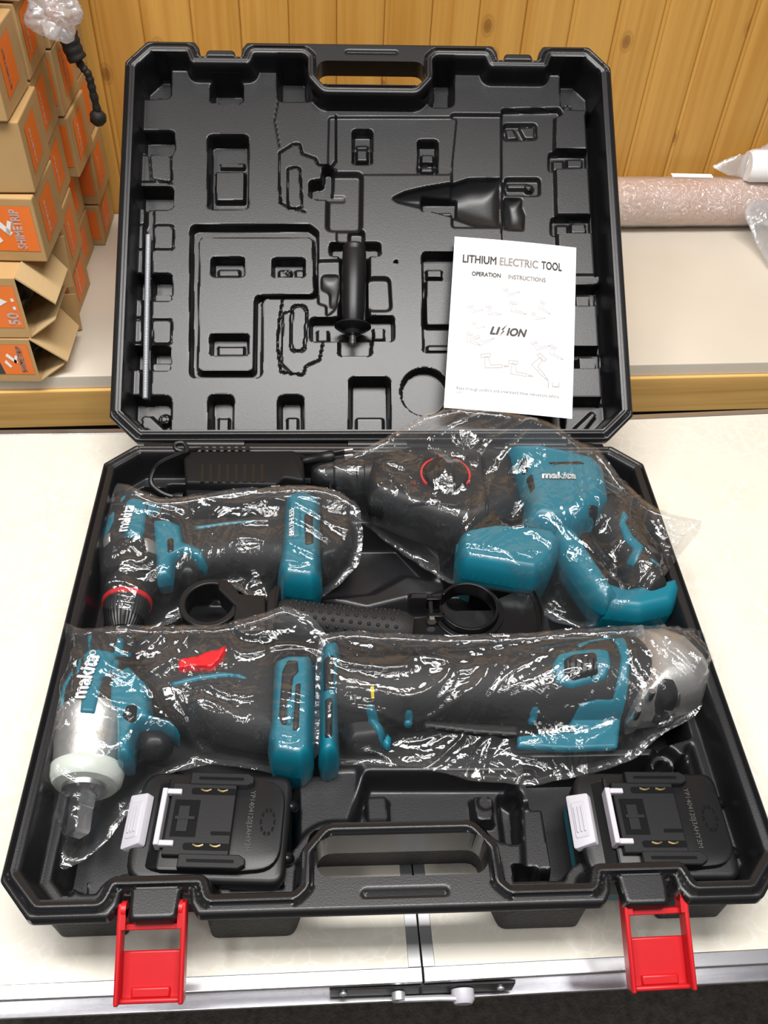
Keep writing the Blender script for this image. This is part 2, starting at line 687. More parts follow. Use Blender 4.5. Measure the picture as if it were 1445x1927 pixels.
class HF:
    """a height field over a rectangle that is later trimmed to an outline"""

    def __init__(s, x0, x1, y0, y1, cell):
        s.nx = int(round((x1 - x0) / cell)) + 1
        s.ny = int(round((y1 - y0) / cell)) + 1
        s.xs = np.linspace(x0, x1, s.nx)
        s.ys = np.linspace(y0, y1, s.ny)
        s.X, s.Y = np.meshgrid(s.xs, s.ys)
        s.Z = np.zeros_like(s.X)
        s.cell = cell

    def win(s, poly, m):
        px = [p[0] for p in poly]
        py = [p[1] for p in poly]
        i0 = max(0, np.searchsorted(s.xs, min(px) - m) - 1)
        i1 = min(s.nx, np.searchsorted(s.xs, max(px) + m) + 1)
        j0 = max(0, np.searchsorted(s.ys, min(py) - m) - 1)
        j1 = min(s.ny, np.searchsorted(s.ys, max(py) + m) + 1)
        return (slice(j0, j1), slice(i0, i1))

    def level(s, poly, z, wall=0.003, r=0.004, rel=False):
        """flat floor (or island) at height z inside poly, soft wall"""
        poly = fillet(poly, r) if r else poly
        w = s.win(poly, wall * 2)
        d = sdf(poly, s.X[w], s.Y[w])
        m = sstep(wall * 0.5, -wall * 0.5, d)
        Z = s.Z[w]
        tgt = Z + z if rel else z
        s.Z[w] = Z * (1 - m) + tgt * m
        return s

    def groove(s, pts, width, depth, closed=False, r=0.003):
        pts = fillet(pts, r, closed=closed) if r else pts
        w = s.win(pts, width * 2)
        d = sdf(pts, s.X[w], s.Y[w], closed=closed)
        m = sstep(width * 0.75, width * 0.2, np.abs(d))
        s.Z[w] -= m * depth
        return s

    def bowl(s, poly, depth, half, r=0.006):
        """half-round hollow"""
        poly = fillet(poly, r) if r else poly
        w = s.win(poly, 0.004)
        d = -sdf(poly, s.X[w], s.Y[w])
        u = np.clip(d / half, 0, 1)
        dz = depth * np.sqrt(np.clip(1 - (1 - u) ** 2, 0, 1))
        for _ in range(40):
            dz[1:-1, 1:-1] = (dz[1:-1, 1:-1] * 2 + dz[:-2, 1:-1] + dz[2:, 1:-1] + dz[1:-1, :-2] + dz[1:-1, 2:]) / 6
        s.Z[w] -= dz * sstep(-0.0005, 0.002, d)
        return s

    def trim(s, sd, skirt=0.0, zmap=None):
        """vertices / faces trimmed to sd<0; skirt: drop of the cut edge (float or f(x,y))"""
        gy, gx = np.gradient(sd, s.ys, s.xs)
        g = np.sqrt(gx * gx + gy * gy) + 1e-9
        inside = sd < 0
        f_any = inside[:-1, :-1] | inside[1:, :-1] | inside[:-1, 1:] | inside[1:, 1:]
        out = ~inside
        X = s.X.copy()
        Y = s.Y.copy()
        X[out] -= (sd * gx / g / g)[out]
        Y[out] -= (sd * gy / g / g)[out]
        idx = np.arange(s.nx * s.ny).reshape(s.ny, s.nx)
        q = np.stack([idx[:-1, :-1][f_any], idx[:-1, 1:][f_any], idx[1:, 1:][f_any], idx[1:, :-1][f_any]], 1)
        used = np.zeros(s.nx * s.ny, bool)
        used[q.ravel()] = True
        remap = np.cumsum(used) - 1
        V = np.stack([X.ravel(), Y.ravel(), s.Z.ravel()], 1)[used]
        q = remap[q]
        s.topn = len(V)
        if skirt is not None and (callable(skirt) or skirt != 0):
            e = np.concatenate([q[:, [0, 1]], q[:, [1, 2]], q[:, [2, 3]], q[:, [3, 0]]])
            key = np.sort(e, 1)
            k1 = key[:, 0].astype(np.int64) * len(V) + key[:, 1]
            u, inv, cnt = np.unique(k1, return_inverse=True, return_counts=True)
            be = e[cnt[inv] == 1]
            bv = np.unique(be)
            m = -np.ones(len(V), int)
            m[bv] = np.arange(len(bv)) + len(V)
            low = V[bv].copy()
            if callable(skirt):
                low[:, 2] = skirt(low)
            else:
                low[:, 2] -= skirt
            sq = np.stack([be[:, 1], be[:, 0], m[be[:, 0]], m[be[:, 1]]], 1)
            V = np.concatenate([V, low])
            q = np.concatenate([q, sq])
        return V, q


def quads_mesh(name, V, Q):
    me = bpy.data.meshes.new(name)
    me.vertices.add(len(V))
    me.vertices.foreach_set('co', np.asarray(V, np.float32).ravel())
    me.loops.add(Q.size)
    me.loops.foreach_set('vertex_index', Q.astype(np.int32).ravel())
    me.polygons.add(len(Q))
    me.polygons.foreach_set('loop_start', np.arange(0, Q.size, 4, dtype=np.int32))
    me.update(calc_edges=True)
    me.validate()
    return me


class Tool:
    """a thing whose parts are built in world coordinates; later parts can drape over earlier ones"""

    def __init__(s, name, loc, label, cat, group=None):
        s.root = empty(name, loc, label, cat, group)
        s.v = []
        s.f = []
        s._b = None

    def keep(s, V, F):
        k = len(s.v)
        s.v += [tuple(map(float, p)) for p in V]
        s.f += [tuple(int(i) + k for i in q) for q in F]
        s._b = None

    def bvh(s):
        if s._b is None:
            s._b = BVHTree.FromPolygons(s.v, s.f)
        return s._b

    def part(s, mb, name, mat, keep=True, parent=None, **kw):
        if keep:
            s.keep(mb.v, mb.f)
        return mb.build(name, mat, parent or s.root, **kw)

    def pillow(s, name, poly, zmid, top, bot, rnd, mat, cell=0.0016, r=0.004, parent=None, keep=True, flat=1.0, smooth=50):
        """rounded slab: outline poly at zmid, bulging top up and bot down, edge rounding width rnd"""
        poly = fillet(poly, r) if r else poly
        px = [p[0] for p in poly]
        py = [p[1] for p in poly]
        h = HF(min(px) - 2 * cell, max(px) + 2 * cell, min(py) - 2 * cell, max(py) + 2 * cell, cell)
        sd = sdf(poly, h.X, h.Y)
        u = np.clip(-sd / rnd, 0, 1)
        prof = np.sqrt(np.clip(1 - (1 - u) ** 2, 0, 1))
        h.Z = zmid + top * prof
        V, Q = h.trim(sd, 0)
        # the underside: mirrored surface sharing nothing, closed along the rim by coincident verts
        h.Z = zmid - bot * prof
        V2, Q2 = h.trim(sd, 0)
        Qa = np.concatenate([Q, Q2[:, ::-1] + len(V)])
        Va = np.concatenate([V, V2])
        if keep:
            s.keep(Va, Qa)
        me = quads_mesh(name, Va, Qa)
        return finish(name, me, mat, parent or s.root, smooth)

    def decal(s, name, poly, mat, lift=0.0012, cell=0.0012, r=0.002, parent=None, keep=False, zfall=None, skirt=0.004, rnd=0.0015):
        """thin raised panel lying on what is already there (poly in world xy)"""
        poly = fillet(poly, r) if r else poly
        px = [p[0] for p in poly]
        py = [p[1] for p in poly]
        h = HF(min(px) - 2 * cell, max(px) + 2 * cell, min(py) - 2 * cell, max(py) + 2 * cell, cell)
        sd = sdf(poly, h.X, h.Y)
        b = s.bvh()
        dn = Vector((0, 0, -1))
        Z = np.full(h.X.shape, np.nan)
        near = sd < 2.0 * cell
        for j, i in zip(*np.nonzero(near)):
            loc, nrm, k, dist = b.ray_cast(Vector((h.X[j, i], h.Y[j, i], 0.5)), dn)
            if loc is not None:
                Z[j, i] = loc.z
        ok = ~np.isnan(Z)
        lo = np.nanmin(Z[ok & near]) if ok.any() else (zfall or 0.05)
        Z[~ok] = lo if zfall is None else zfall
        h.Z = Z + lift * sstep(0, -rnd, sd)
        V, Q = h.trim(sd, skirt)
        if keep:
            s.keep(V, Q)
        me = quads_mesh(name, V, Q)
        return finish(name, me, mat, parent or s.root, 60)

    def text(s, body, p0, p1, size, mat, shear=0.0, bold=0.0, lift=0.0016, name='lettering', parent=None, spacing=1.0, z=None, width=None):
        """text along p0->p1 (world xy) draped on the thing"""
        V, F = text_mesh(body, size, shear, bold, spacing, width)
        a = Vector((p0[0], p0[1]))
        d = (Vector((p1[0], p1[1])) - a).normalized()
        n = Vector((-d.y, d.x))
        b = s.bvh() if z is None else None
        out = []
        for x, y in V:
            q = a + d * x + n * y
            zz = z
            if b:
                loc, nr, k, dist = b.ray_cast(Vector((q.x, q.y, 0.5)), Vector((0, 0, -1)))
                zz = loc.z + lift if loc is not None else None
            out.append((q.x, q.y, zz))
        zs = [o[2] for o in out if o[2] is not None]
        zl = min(zs) if zs else 0.06
        out = [(x, y, zl if zz is None else zz) for x, y, zz in out]
        return mesh_obj(name, out, F, mat, parent or s.root, smooth=0)


_tc = {}


def text_mesh(body, size, shear=0.0, bold=0.0, spacing=1.0, width=None, sub=True):
    """flat text as (xy verts, faces); width rescales the run to a length"""
    key = (body, shear, bold, spacing)
    if key not in _tc:
        c = bpy.data.curves.new('txt', 'FONT')
        c.body = body
        c.size = 1.0
        c.shear = shear
        c.space_character = spacing
        c.resolution_u = 3
        c.fill_mode = 'BOTH'
        ob = bpy.data.objects.new('txt', c)
        COL.objects.link(ob)
        dg = bpy.context.evaluated_depsgraph_get()
        me = bpy.data.meshes.new_from_object(ob.evaluated_get(dg))
        vs_ = [(v.co.x, v.co.y) for v in me.vertices]
        fs_ = [tuple(p.vertices) for p in me.polygons]
        bpy.data.objects.remove(ob)
        bpy.data.curves.remove(c)
        bpy.data.meshes.remove(me)
        if bold:
            v0, f0 = vs_, fs_
            vs_, fs_ = [], []
            for dx, dy in ((0, 0), (-bold, 0), (bold, 0), (0, bold), (0, -bold)):
                k_ = len(vs_)
                vs_ = vs_ + [(x + dx, y + dy) for x, y in v0]
                fs_ = fs_ + [tuple(i + k_ for i in q_) for q_ in f0]
        _tc[key] = (vs_, fs_)
    vs_, fs_ = _tc[key]
    x0 = min(v[0] for v in vs_)
    x1 = max(v[0] for v in vs_)
    k = size
    kx = width / (x1 - x0) if width else size
    return [((x - x0) * kx, y * k) for x, y in vs_], fs_


def text_on(body, size, mat, M, name='lettering', parent=None, shear=0.0, bold=0.0, spacing=1.0, width=None, z=0.0003):
    """flat print: text in the xy plane of matrix M, starting at its origin"""
    V, F = text_mesh(body, size, shear, bold, spacing, width)
    return mesh_obj(name, [M @ Vector((x, y, z)) for x, y in V], F, mat, parent, smooth=0)

# ================================================================== the setting
m = MB().box(-2.2, 2.2, -2.4, 1.2, -0.76, -0.72)
tag(m.build('floor', 'carpet', smooth=0), 'dark grey brown carpet under the table', 'floor', kind='structure')

WANG = math.radians(2.6)
WDIR = Vector((math.cos(WANG), math.sin(WANG), 0))
WORG = Vector((-0.357, 0.538, 0.0))
wall = empty('wall_back', WORG, 'honey pine tongue and groove panelling behind the shelf', 'wall')
wall.rotation_euler = (0, 0, WANG)
wall['kind'] = 'structure'
PITCH = 0.0605
prof = [(0.0, 0.010), (0.0, 0.0022), (0.0010, 0.0010), (0.0026, 0.0002), (0.0042, 0.0), (0.0052, 0.0006), (0.0062, 0.0010),
        (0.0074, 0.0003), (0.0100, 0.0), (0.0570, 0.0), (0.0592, 0.0006), (0.0603, 0.0024), (0.0603, 0.010)]
vv = [(x, y, z) for z in (0.0, 1.25) for x, y in prof]
n = len(prof)
ff = [(i, i + 1, n + i + 1, n + i) for i in range(n - 1)] + [tuple(reversed(range(n))), tuple(range(n, 2 * n))]
plank_me = bpy.data.meshes.new('plank')
plank_me.from_pydata(vv, [], ff)
plank_me.materials.append(MATS['pine_panel'])
plank_me.polygons.foreach_set('use_smooth', [True] * len(plank_me.polygons))
plank_me.set_sharp_from_angle(angle=math.radians(50))
for i in range(-9, 24):
    o = bpy.data.objects.new('plank', plank_me)
    COL.objects.link(o)
    o.parent = wall
    o.location = (0.0165 + i * PITCH, 0, -0.3 if i % 1 == 0 else 0)
bk = MB().box(-0.6, 1.5, 0.010, 0.03, -0.9, 0.95)
bk.build('backing_board', 'dark_void', wall, smooth=0, local=wm(wall))

# ------------------------------------------------------------------ low shelf counter in front of the wall
SH_Z = 0.040
SA = Vector((-0.45, 0.155, 0))
SDIR = Vector((1, 0.045, 0)).normalized()
SM = Matrix(((SDIR.x, -SDIR.y, 0, SA.x), (SDIR.y, SDIR.x, 0, SA.y), (0, 0, 1, 0), (0, 0, 0, 1)))
shelf = empty('shelf_counter', SM @ Vector((0.4, 0.02, -0.72)), 'low white topped counter with a honey wood front edge along the wall', 'counter')
MB().box(-0.55, 1.55, 0.0, 0.375, SH_Z - 0.018, SH_Z, SM).build('counter_top', 'board_white', shelf, smooth=0, bevel=0.0012)
tr = MB().box(-0.55, 1.55, -0.004, 0.014, -0.055 / 2, 0.055 / 2).build('front_trim', 'wood_trim', shelf, smooth=0,
                                                               local=SM @ Matrix.Translation((0, 0, SH_Z - 0.018 - 0.0275)), bevel=0.0015)
MB().box(-0.5, 1.5, 0.03, 0.36, -0.719, SH_Z - 0.018, SM).build('cabinet_body', 'dark_void', shelf, smooth=0)  # dark body added under the trim; its colour paints the gap's shade

# ------------------------------------------------------------------ folding table
table = empty('folding_table', (0.01, -0.17, -0.72), 'white marble patterned folding table with aluminium edges and centre seam', 'table')
TL = [(-0.62, 0.099), (-0.005, 0.112), (0.0103 - 0.0035, -0.4625), (-0.62, -0.468)]
TLo = [(-0.62, 0.107), (-0.0035, 0.1205), (0.0168, -0.4805), (-0.62, -0.4860)]
TRo = [(-0.0025, 0.1205), (0.65, 0.166), (0.65, -0.470), (0.0178, -0.4805)]


def lerp2(a, b, t):
    return (a[0] + (b[0] - a[0]) * t, a[1] + (b[1] - a[1]) * t)


def table_half(q, seam_right):
    # q: back-left, back-right, front-right, front-left
    bl, br, fr, fl = q
    e = 0.0085
    ef = 0.0100
    es = 0.0092
    depth = bl[1] - fl[1]
    # inner laminate quad
    tb, tf = e / depth, ef / depth
    ibl, ifl = lerp2(bl, fl, tb), lerp2(fl, bl, tf)
    ibr, ifr = lerp2(br, fr, tb), lerp2(fr, br, tf)
    w = br[0] - bl[0]
    if seam_right:
        ibr, ifr = lerp2(ibr, ibl, es / w), lerp2(ifr, ifl, es / w)
        sb, sf = lerp2(br, fr, tb), lerp2(fr, br, tf)
        strip = [ibr, sb, sf, ifr]
    else:
        sb, sf = lerp2(bl, fl, tb), lerp2(fl, bl, tf)
        ibl, ifl = lerp2(ibl, ibr, es / w), lerp2(ifl, ifr, es / w)
        strip = [sb, ibl, ifl, sf]
    MB().prism([ibl, ifl, ifr, ibr], -0.026, 0.0).build('table_top', 'marble', table, smooth=0)
    MB().prism(strip, -0.02, 0.0004).build('seam_strip', 'alu_strip', table, smooth=0, bevel=0.0004)
    back = [lerp2(bl, fl, 0), br, lerp2(br, fr, tb), lerp2(bl, fl, tb)]
    MB().prism(back, -0.028, 0.0007).build('edge_rail', 'alu_edge', table, smooth=0, bevel=0.0008)
    m = MB()
    d = Vector((fr[0] - fl[0], fr[1] - fl[1], 0))
    ln = d.length
    d.normalize()
    M = Matrix(((d.x, -d.y, 0, fl[0]), (d.y, d.x, 0, fl[1]), (0, 0, 1, 0), (0, 0, 0, 1)))
    m.box(0, ln, 0.0, ef, -0.004, 0.0008, M)
    m.box(0, ln, 0.0025, ef, -0.031, -0.004, M)
    m.box(0, ln, -0.0035, ef, -0.034, -0.0305, M)
    m.build('edge_rail', 'alu_edge', table, smooth=0, bevel=0.0006)


table_half(TLo, True)
table_half(TRo, False)
for x, y in ((-0.52, 0.05), (-0.52, -0.42), (0.55, 0.09), (0.55, -0.41)):
    MB().tube([(x, y, -0.026), (x, y, -0.72)], 0.011, 12).build('leg', 'alu_edge', table)
# clasp under the front seam
cl = MB()
cl.box(-0.050, 0.085, -0.4815, -0.4785, -0.0255, -0.0075)
cl.build('clasp_plate', 'satin_black', table, smooth=0, bevel=0.0008)
lv = MB()
lv.tube([(0.0, -0.4825, -0.017), (0.0, -0.488, -0.017)], 0.005, 14)
lv.tube([(0.0, -0.4865, -0.018), (0.03, -0.4875, -0.014), (0.048, -0.488, -0.015)], 0.0022, 8)
lv.build('clasp_hook', 'zinc', table)
MB().lathe([(0, 0.0085), (0.7, 0.0085), (1, 0.0065)], (0.047, -0.4815, -0.018), (0.047, -0.491, -0.019), 20).build('clasp_button', 'white_plastic', table)
for x in (-0.040, 0.075):
    MB().lathe([(0, 0.0028), (0.6, 0.0028), (1, 0.0012)], (x, -0.4815, -0.0165), (x, -0.4835, -0.0165), 12).build('screw', 'zinc', table)

# ================================================================== the open tool case
case = empty('tool_case', (0, -0.23, 0), 'open black blow moulded plastic tool case with red latches', 'tool case')


def sym(half):
    """right half (a>=0) listed back -> front; mirrored to a closed counter-clockwise outline in (a, s)"""
    return [(a, s_) + tuple(r) for a, s_, *r in half] + [(-a, s_) + tuple(r) for a, s_, *r in reversed(half)]


def outer_half(tab):
    return [(0.2430, 0.0, .004), (0.27, 0.0262, .004), (0.27, 0.4315, .006), (0.2465, CD, .006),
            (0.1945, CD, .004), (0.1895, 0.4495, .003), (0.1885, 0.4400, .0015), (0.1822, 0.4400, .0015), (0.1808, tab - 0.002, .003),
            (0.1785, tab, .003), (0.1535, tab, .003), (0.1505, tab - 0.002, .003), (0.1492, 0.4400, .0015), (0.1430, 0.4400, .0015),
            (0.1420, 0.4495, .003), (0.1370, CD, .004)]


INNER = sym([(0.2375, 0.0105, .004), (0.2605, 0.0325, .004), (0.2605, 0.4262, .005), (0.2415, 0.4465, .005), (0.2015, 0.4465, .004),
             (0.1965, 0.4325, .005), (0.1350, 0.4325, .005), (0.1305, 0.4458, .004), (0.0735, 0.4458, .006), (0.0675, 0.440, .004),
             (0.0668, 0.416, .006), (0.052, 0.3985, .012)])
HOLE = [(-0.0590, 0.4065), (0.0605, 0.4065), (0.0605, 0.4355), (-0.0590, 0.4355)]
BEAD = [(-0.027, 0.4445), (0.030, 0.4445), (0.030, 0.4480), (-0.027, 0.4480)]


def rim(h, tab, wall=0.0045, flip=False):
    """height field with a flat rim, its double bead and the deep inside at -wallz"""
    outer = fillet(sym(outer_half(tab)), 0.003, 4)
    inner = fillet(INNER, 0.004, 5)
    hole = fillet(HOLE, 0.0125, 6)
    Y = -h.Y if flip else h.Y
    so = sdf(outer, h.X, Y)
    si = sdf(inner, h.X, Y)
    sh = sdf(hole, h.X, Y)
    sd = np.maximum(so, -sh)
    return so, si, sh, sd


def rim_profile(si, so):
    z = np.zeros_like(si)
    z += 0.0012 * sstep(0.0005, 0.0015, si) * sstep(0.0048, 0.0038, si)          # inner bead
    z -= 0.0022 * sstep(0.0044, 0.0052, si) * sstep(0.0072, 0.0064, si) * sstep(-0.0012, -0.0030, so)          # seal groove
    z -= 0.0016 * sstep(-0.0016, 0.0, so)                                        # softened outer edge
    return z


# ------------------------------------------------------------------ lid
lh = HF(-0.2725, 0.2725, -0.0025, 0.4625, 0.00105)
so, si, sh, sd = rim(lh, 0.4475)
S0 = 0.026
SF = -S0
zin = np.full(lh.X.shape, SF)
lh.Z = zin


def q(c, *pts):
    ox, oy, sc = c
    return [L(ox + x / sc, oy + y / sc, S0) for x, y in pts]


c1 = (200, 60, 2.779)
c2 = (680, 60, 2.779)
c3 = (200, 420, 2.779)
c4 = (680, 420, 2.779)


def rect(c, x0, y0, x1, y1):
    return q(c, (x0, y0), (x1, y0), (x1, y1), (x0, y1))


DP = SF - 0.022
MD = SF - 0.013
# stepped areas of the big surface
lh.level(q(c2, (470, 428), (1010, 432), (1030, 1400), (1060, 2200), (780, 2200), (760, 1020), (475, 1020)), SF - 0.004, 0.003, .004)
lh.level(q(c2, (735, 405), (1035, 400), (1050, 430), (1015, 440), (1010, 610), (1030, 1200), (1060, 2200), (740, 2200)), SF - 0.0075, 0.003, .003)
lh.level(q(c2, (1180, 420), (1330, 420), (1400, 2300), (1290, 2300)), -0.052, 0.006, .004)
lh.level(q(c2, (-170, 445), (-490 + 990, 445), (470, 745), (-20, 745), (-10, 1100), (-130, 1100), (-130, 720), (-175, 690)), SF - 0.0022, 0.002, .004)
# corner and edge pockets
for poly in (q(c1, (60, 20), (330, 180), (330, 340), (165, 342), (60, 342)),
             q(c1, (895, 40), (1080, 40), (1080, 355), (905, 355)),
             q(c2, (360, 60), (480, 60), (475, 385), (360, 385)),
             q(c2, (1045, 60), (1400, 60), (1400, 405), (1050, 395)),
             q(c3, (60, 912), (330, 912), (328, 1160), (60, 1160)),
             q(c4, (1080, 920), (1320, 920), (1320, 1180), (1080, 1180))):
    lh.level(poly, DP, 0.006, .006)
for poly in (rect(c1, 548, 272, 712, 365), rect(c1, 100, 522, 352, 630), rect(c1, 100, 815, 345, 920),
             rect(c3, 90, 268, 338, 388), rect(c3, 80, 648, 330, 755),
             rect(c1, 535, 543, 738, 920)):
    lh.level(poly, DP, 0.004, .005)
for poly in (rect(c3, 540, 905, 658, 1150), rect(c3, 905, 908, 1025, 1150), rect(c3, 1275, 812, 1478, 1150)):
    lh.level(poly, DP, 0.005, .006)
    x = [p_[0] for p_ in poly]
    y = [p_[1] for p_ in poly]
    xa, xb, ya, yb = min(x), max(x), min(y), max(y)
    lh.level([(xa + .007, ya - 0.01), (xb - .006, ya - 0.01), (xb - .006, ya + 0.0135), (xa + .007, ya + 0.0135)], MD - 0.002, 0.003, .002)
    lh.level([(xa + .007, ya + .016), (xb - .006, ya + .016), (xb - .006, ya + .032), (xa + .007, ya + .032)], MD - 0.003, 0.003, .002)
# big pocket inner block
lh.level(rect(c1, 562, 690, 715, 850), MD - 0.001, 0.003, .002)
lh.level(rect(c1, 585, 640, 712, 668), DP + 0.005, 0.002, .001)
# smaller lit blocks inside the left pockets
for poly in (rect(c1, 215, 600, 345, 640), rect(c1, 215, 905, 330, 925), rect(c3, 235, 345, 335, 400), rect(c3, 230, 710, 328, 765),
             rect(c1, 595, 350, 695, 372)):
    lh.level(poly, MD, 0.003, .002)
# island with moat
lh.level(q(c3, (442, 12), (1060, 10), (1106, 45), (1108, 388), (812, 388), (810, 802), (440, 802)), SF - 0.0125, 0.0035, .007)
lh.level(q(c3, (482, 66), (1082, 66), (1092, 376), (780, 380), (774, 778), (474, 778)), SF - 0.0005, 0.0035, .006)
for poly in (rect(c3, 552, 180, 718, 272), rect(c3, 870, 185, 1035, 275), rect(c3, 545, 582, 740, 685)):
    lh.level(poly, MD - 0.003, 0.0035, .004)
for poly in (rect(c3, 578, 220, 690, 262), rect(c3, 900, 222, 960, 268), rect(c3, 985, 222, 1030, 268), rect(c3, 575, 625, 715, 680)):
    lh.level(poly, MD + 0.003, 0.003, .002)
# rod channel and shallow pads down the left side
lh.level(q(c1, (205, 905), (245, 905), (245, 1140), (200, 1140)), SF - 0.009, 0.004, .002)
lh.level(q(c3, (198, 0), (236, 0), (230, 920), (185, 920)), SF - 0.009, 0.004, .002)
for poly in (rect(c1, 135, 645, 340, 785), rect(c1, 130, 1010, 200, 1135), rect(c1, 247, 1012, 350, 1138), rect(c3, 125, 502, 190, 625), rect(c3, 240, 502, 340, 630),
             rect(c3, 115, 762, 180, 905), rect(c3, 130, 395, 188, 495)):
    lh.groove(poly, 0.0016, 0.0026, True, .004)
lh.groove(q(c1, (225, 650), (235, 770), (340, 790)), 0.002, 0.0015)
# tool outlines pressed into the surface
lh.groove(q(c1, (912, 895), (905, 800), (905, 632), (978, 586), (1012, 586), (1024, 637), (1094, 662), (1110, 698), (1180, 698), (1200, 670), (1200, 440)), 0.0019, 0.0036, False, .003)
lh.groove(q(c1, (948, 712), (1012, 708), (1024, 920), (950, 925)), 0.0019, 0.0034, True, .004)
lh.groove(q(c1, (905, 890), (950, 915), (1040, 940)), 0.0015, 0.002)
lh.groove(q(c3, (922, 392), (902, 520), (895, 640), (912, 778), (968, 786), (1030, 793), (1044, 746), (1115, 716), (1135, 612)), 0.0018, 0.0032, False, .003)
lh.groove(q(c3, (965, 786), (915, 735), (925, 470), (968, 460)), 0.0013, 0.002)
lh.groove(q(c3, (972, 440), (1000, 428), (1040, 436), (1050, 470), (1036, 668), (968, 668), (965, 560)), 0.0026, 0.004, True, .006)
lh.groove(q(c1, (900, 355), (880, 460), (905, 600)), 0.0012, 0.0012, False, .01)
# side handle nest
lh.level(q(c1, (1160, 735), (1335, 735), (1330, 1035), (1155, 1035)), SF - 0.008, 0.006, .006)
lh.level(q(c1, (1065, 780), (1130, 775), (1135, 700), (1185, 700), (1180, 865), (1065, 862)), DP + 0.003, 0.004, .005)
lh.level(q(c1, (1095, 842), (1245, 842), (1245, 872), (1095, 872)), MD + 0.004, 0.003, .002)
lh.level(q(c3, (1222, 110), (1370, 110), (1370, 560), (1222, 560)), SF - 0.012, 0.006, .006)
lh.level(q(c3, (1270, 40), (1345, 40), (1345, 120), (1270, 120)), SF - 0.008, 0.004, .004)
lh.level(q(c3, (1172, 105), (1430, 105), (1430, 165), (1172, 165)), MD - 0.002, 0.004, .004)
lh.level(q(c3, (1105, 195), (1222, 192), (1225, 400), (1190, 455), (1150, 490), (1150, 430), (1108, 420)), SF - 0.003, 0.003, .004)
lh.bowl(q(c3, (1120, 262), (1225, 262), (1225, 330), (1205, 440), (1165, 440), (1165, 360), (1120, 345)), 0.004, 0.008)
lh.level(q(c3, (1368, 285), (1480, 285), (1490, 455), (1368, 455)), SF - 0.005, 0.004, .006)
lh.level(q(c3, (1070, 500), (1500, 488), (1500, 610), (1070, 612)), MD - 0.002, 0.004, .004)
lh.level(q(c3, (1215, 590), (1390, 590), (1385, 688), (1215, 688)), MD + 0.001, 0.004, .005)
lh.level(q(c3, (1100, 545), (1160, 545), (1160, 612), (1100, 612)), SF - 0.006, 0.003, .002)
lh.level(q(c4, (62, 535), (118, 535), (118, 605), (62, 605)), SF - 0.005, 0.003, .002)
# nose cone hollow
lh.bowl(q(c2, (150, 868), (230, 832), (330, 808), (470, 785), (560, 755), (745, 752), (748, 1018), (600, 1010), (500, 975), (430, 955), (300, 920), (190, 893)), 0.017, 0.024, .004)
lh.level(rect(c2, 320, 843, 507, 930), DP - 0.004, 0.003, .001)
lh.level(rect(c2, 340, 905, 480, 925), DP + 0.006, 0.002, .001)
lh.bowl(q(c2, (748, 848), (850, 850), (845, 900), (862, 940), (858, 1025), (752, 1018)), 0.009, 0.014, .003)
# little pockets
for poly, zz in ((rect(c2, 298, 562, 397, 735), DP + 0.006), (rect(c1, 1290, 508, 1388, 682), DP + 0.006),
                 (q(c2, (752, 462), (920, 462), (922, 540), (752, 545)), SF - 0.013), (rect(c2, 758, 748, 940, 835), SF - 0.013),
                 (rect(c2, 990, 615, 1190, 708), SF - 0.015), (rect(c2, 1002, 958, 1210, 1046), SF - 0.015),
                 (rect(c4, 1080, 322, 1245, 420), DP), (rect(c4, 1080, 650, 1275, 752), DP), (q(c4, (322, 155), (900, 155), (900, 668), (325, 668)), MD - 0.004)):
    lh.level(poly, zz, 0.0035, .004)
for poly, zz in ((rect(c2, 315, 615, 380, 665), MD + 0.004), (rect(c2, 315, 675, 380, 705), MD + 0.001), (rect(c1, 1308, 590, 1368, 655), MD + 0.004), (rect(c1, 1308, 562, 1368, 580), MD),
                 (q(c2, (760, 485), (800, 480), (830, 535), (770, 540)), SF - 0.009), (q(c2, (830, 475), (915, 470), (915, 535), (862, 535)), SF - 0.009),
                 (rect(c2, 770, 770, 880, 800), SF - 0.009), (rect(c2, 1012, 645, 1070, 700), SF - 0.011), (rect(c2, 1085, 640, 1165, 692), SF - 0.009),
                 (rect(c2, 1030, 985, 1092, 1040), SF - 0.011), (rect(c2, 1105, 980, 1185, 1036), SF - 0.009),
                 (rect(c4, 340, 280, 900, 520), SF - 0.008), (rect(c4, 345, 220, 425, 265), SF - 0.010), (rect(c4, 350, 620, 900, 655), SF - 0.010),
                 (rect(c4, 1128, 355, 1210, 425), SF - 0.009), (rect(c4, 1145, 685, 1245, 755), SF - 0.009), (rect(c4, 1090, 268, 1250, 318), SF - 0.002)):
    lh.level(poly, zz, 0.003, .002)
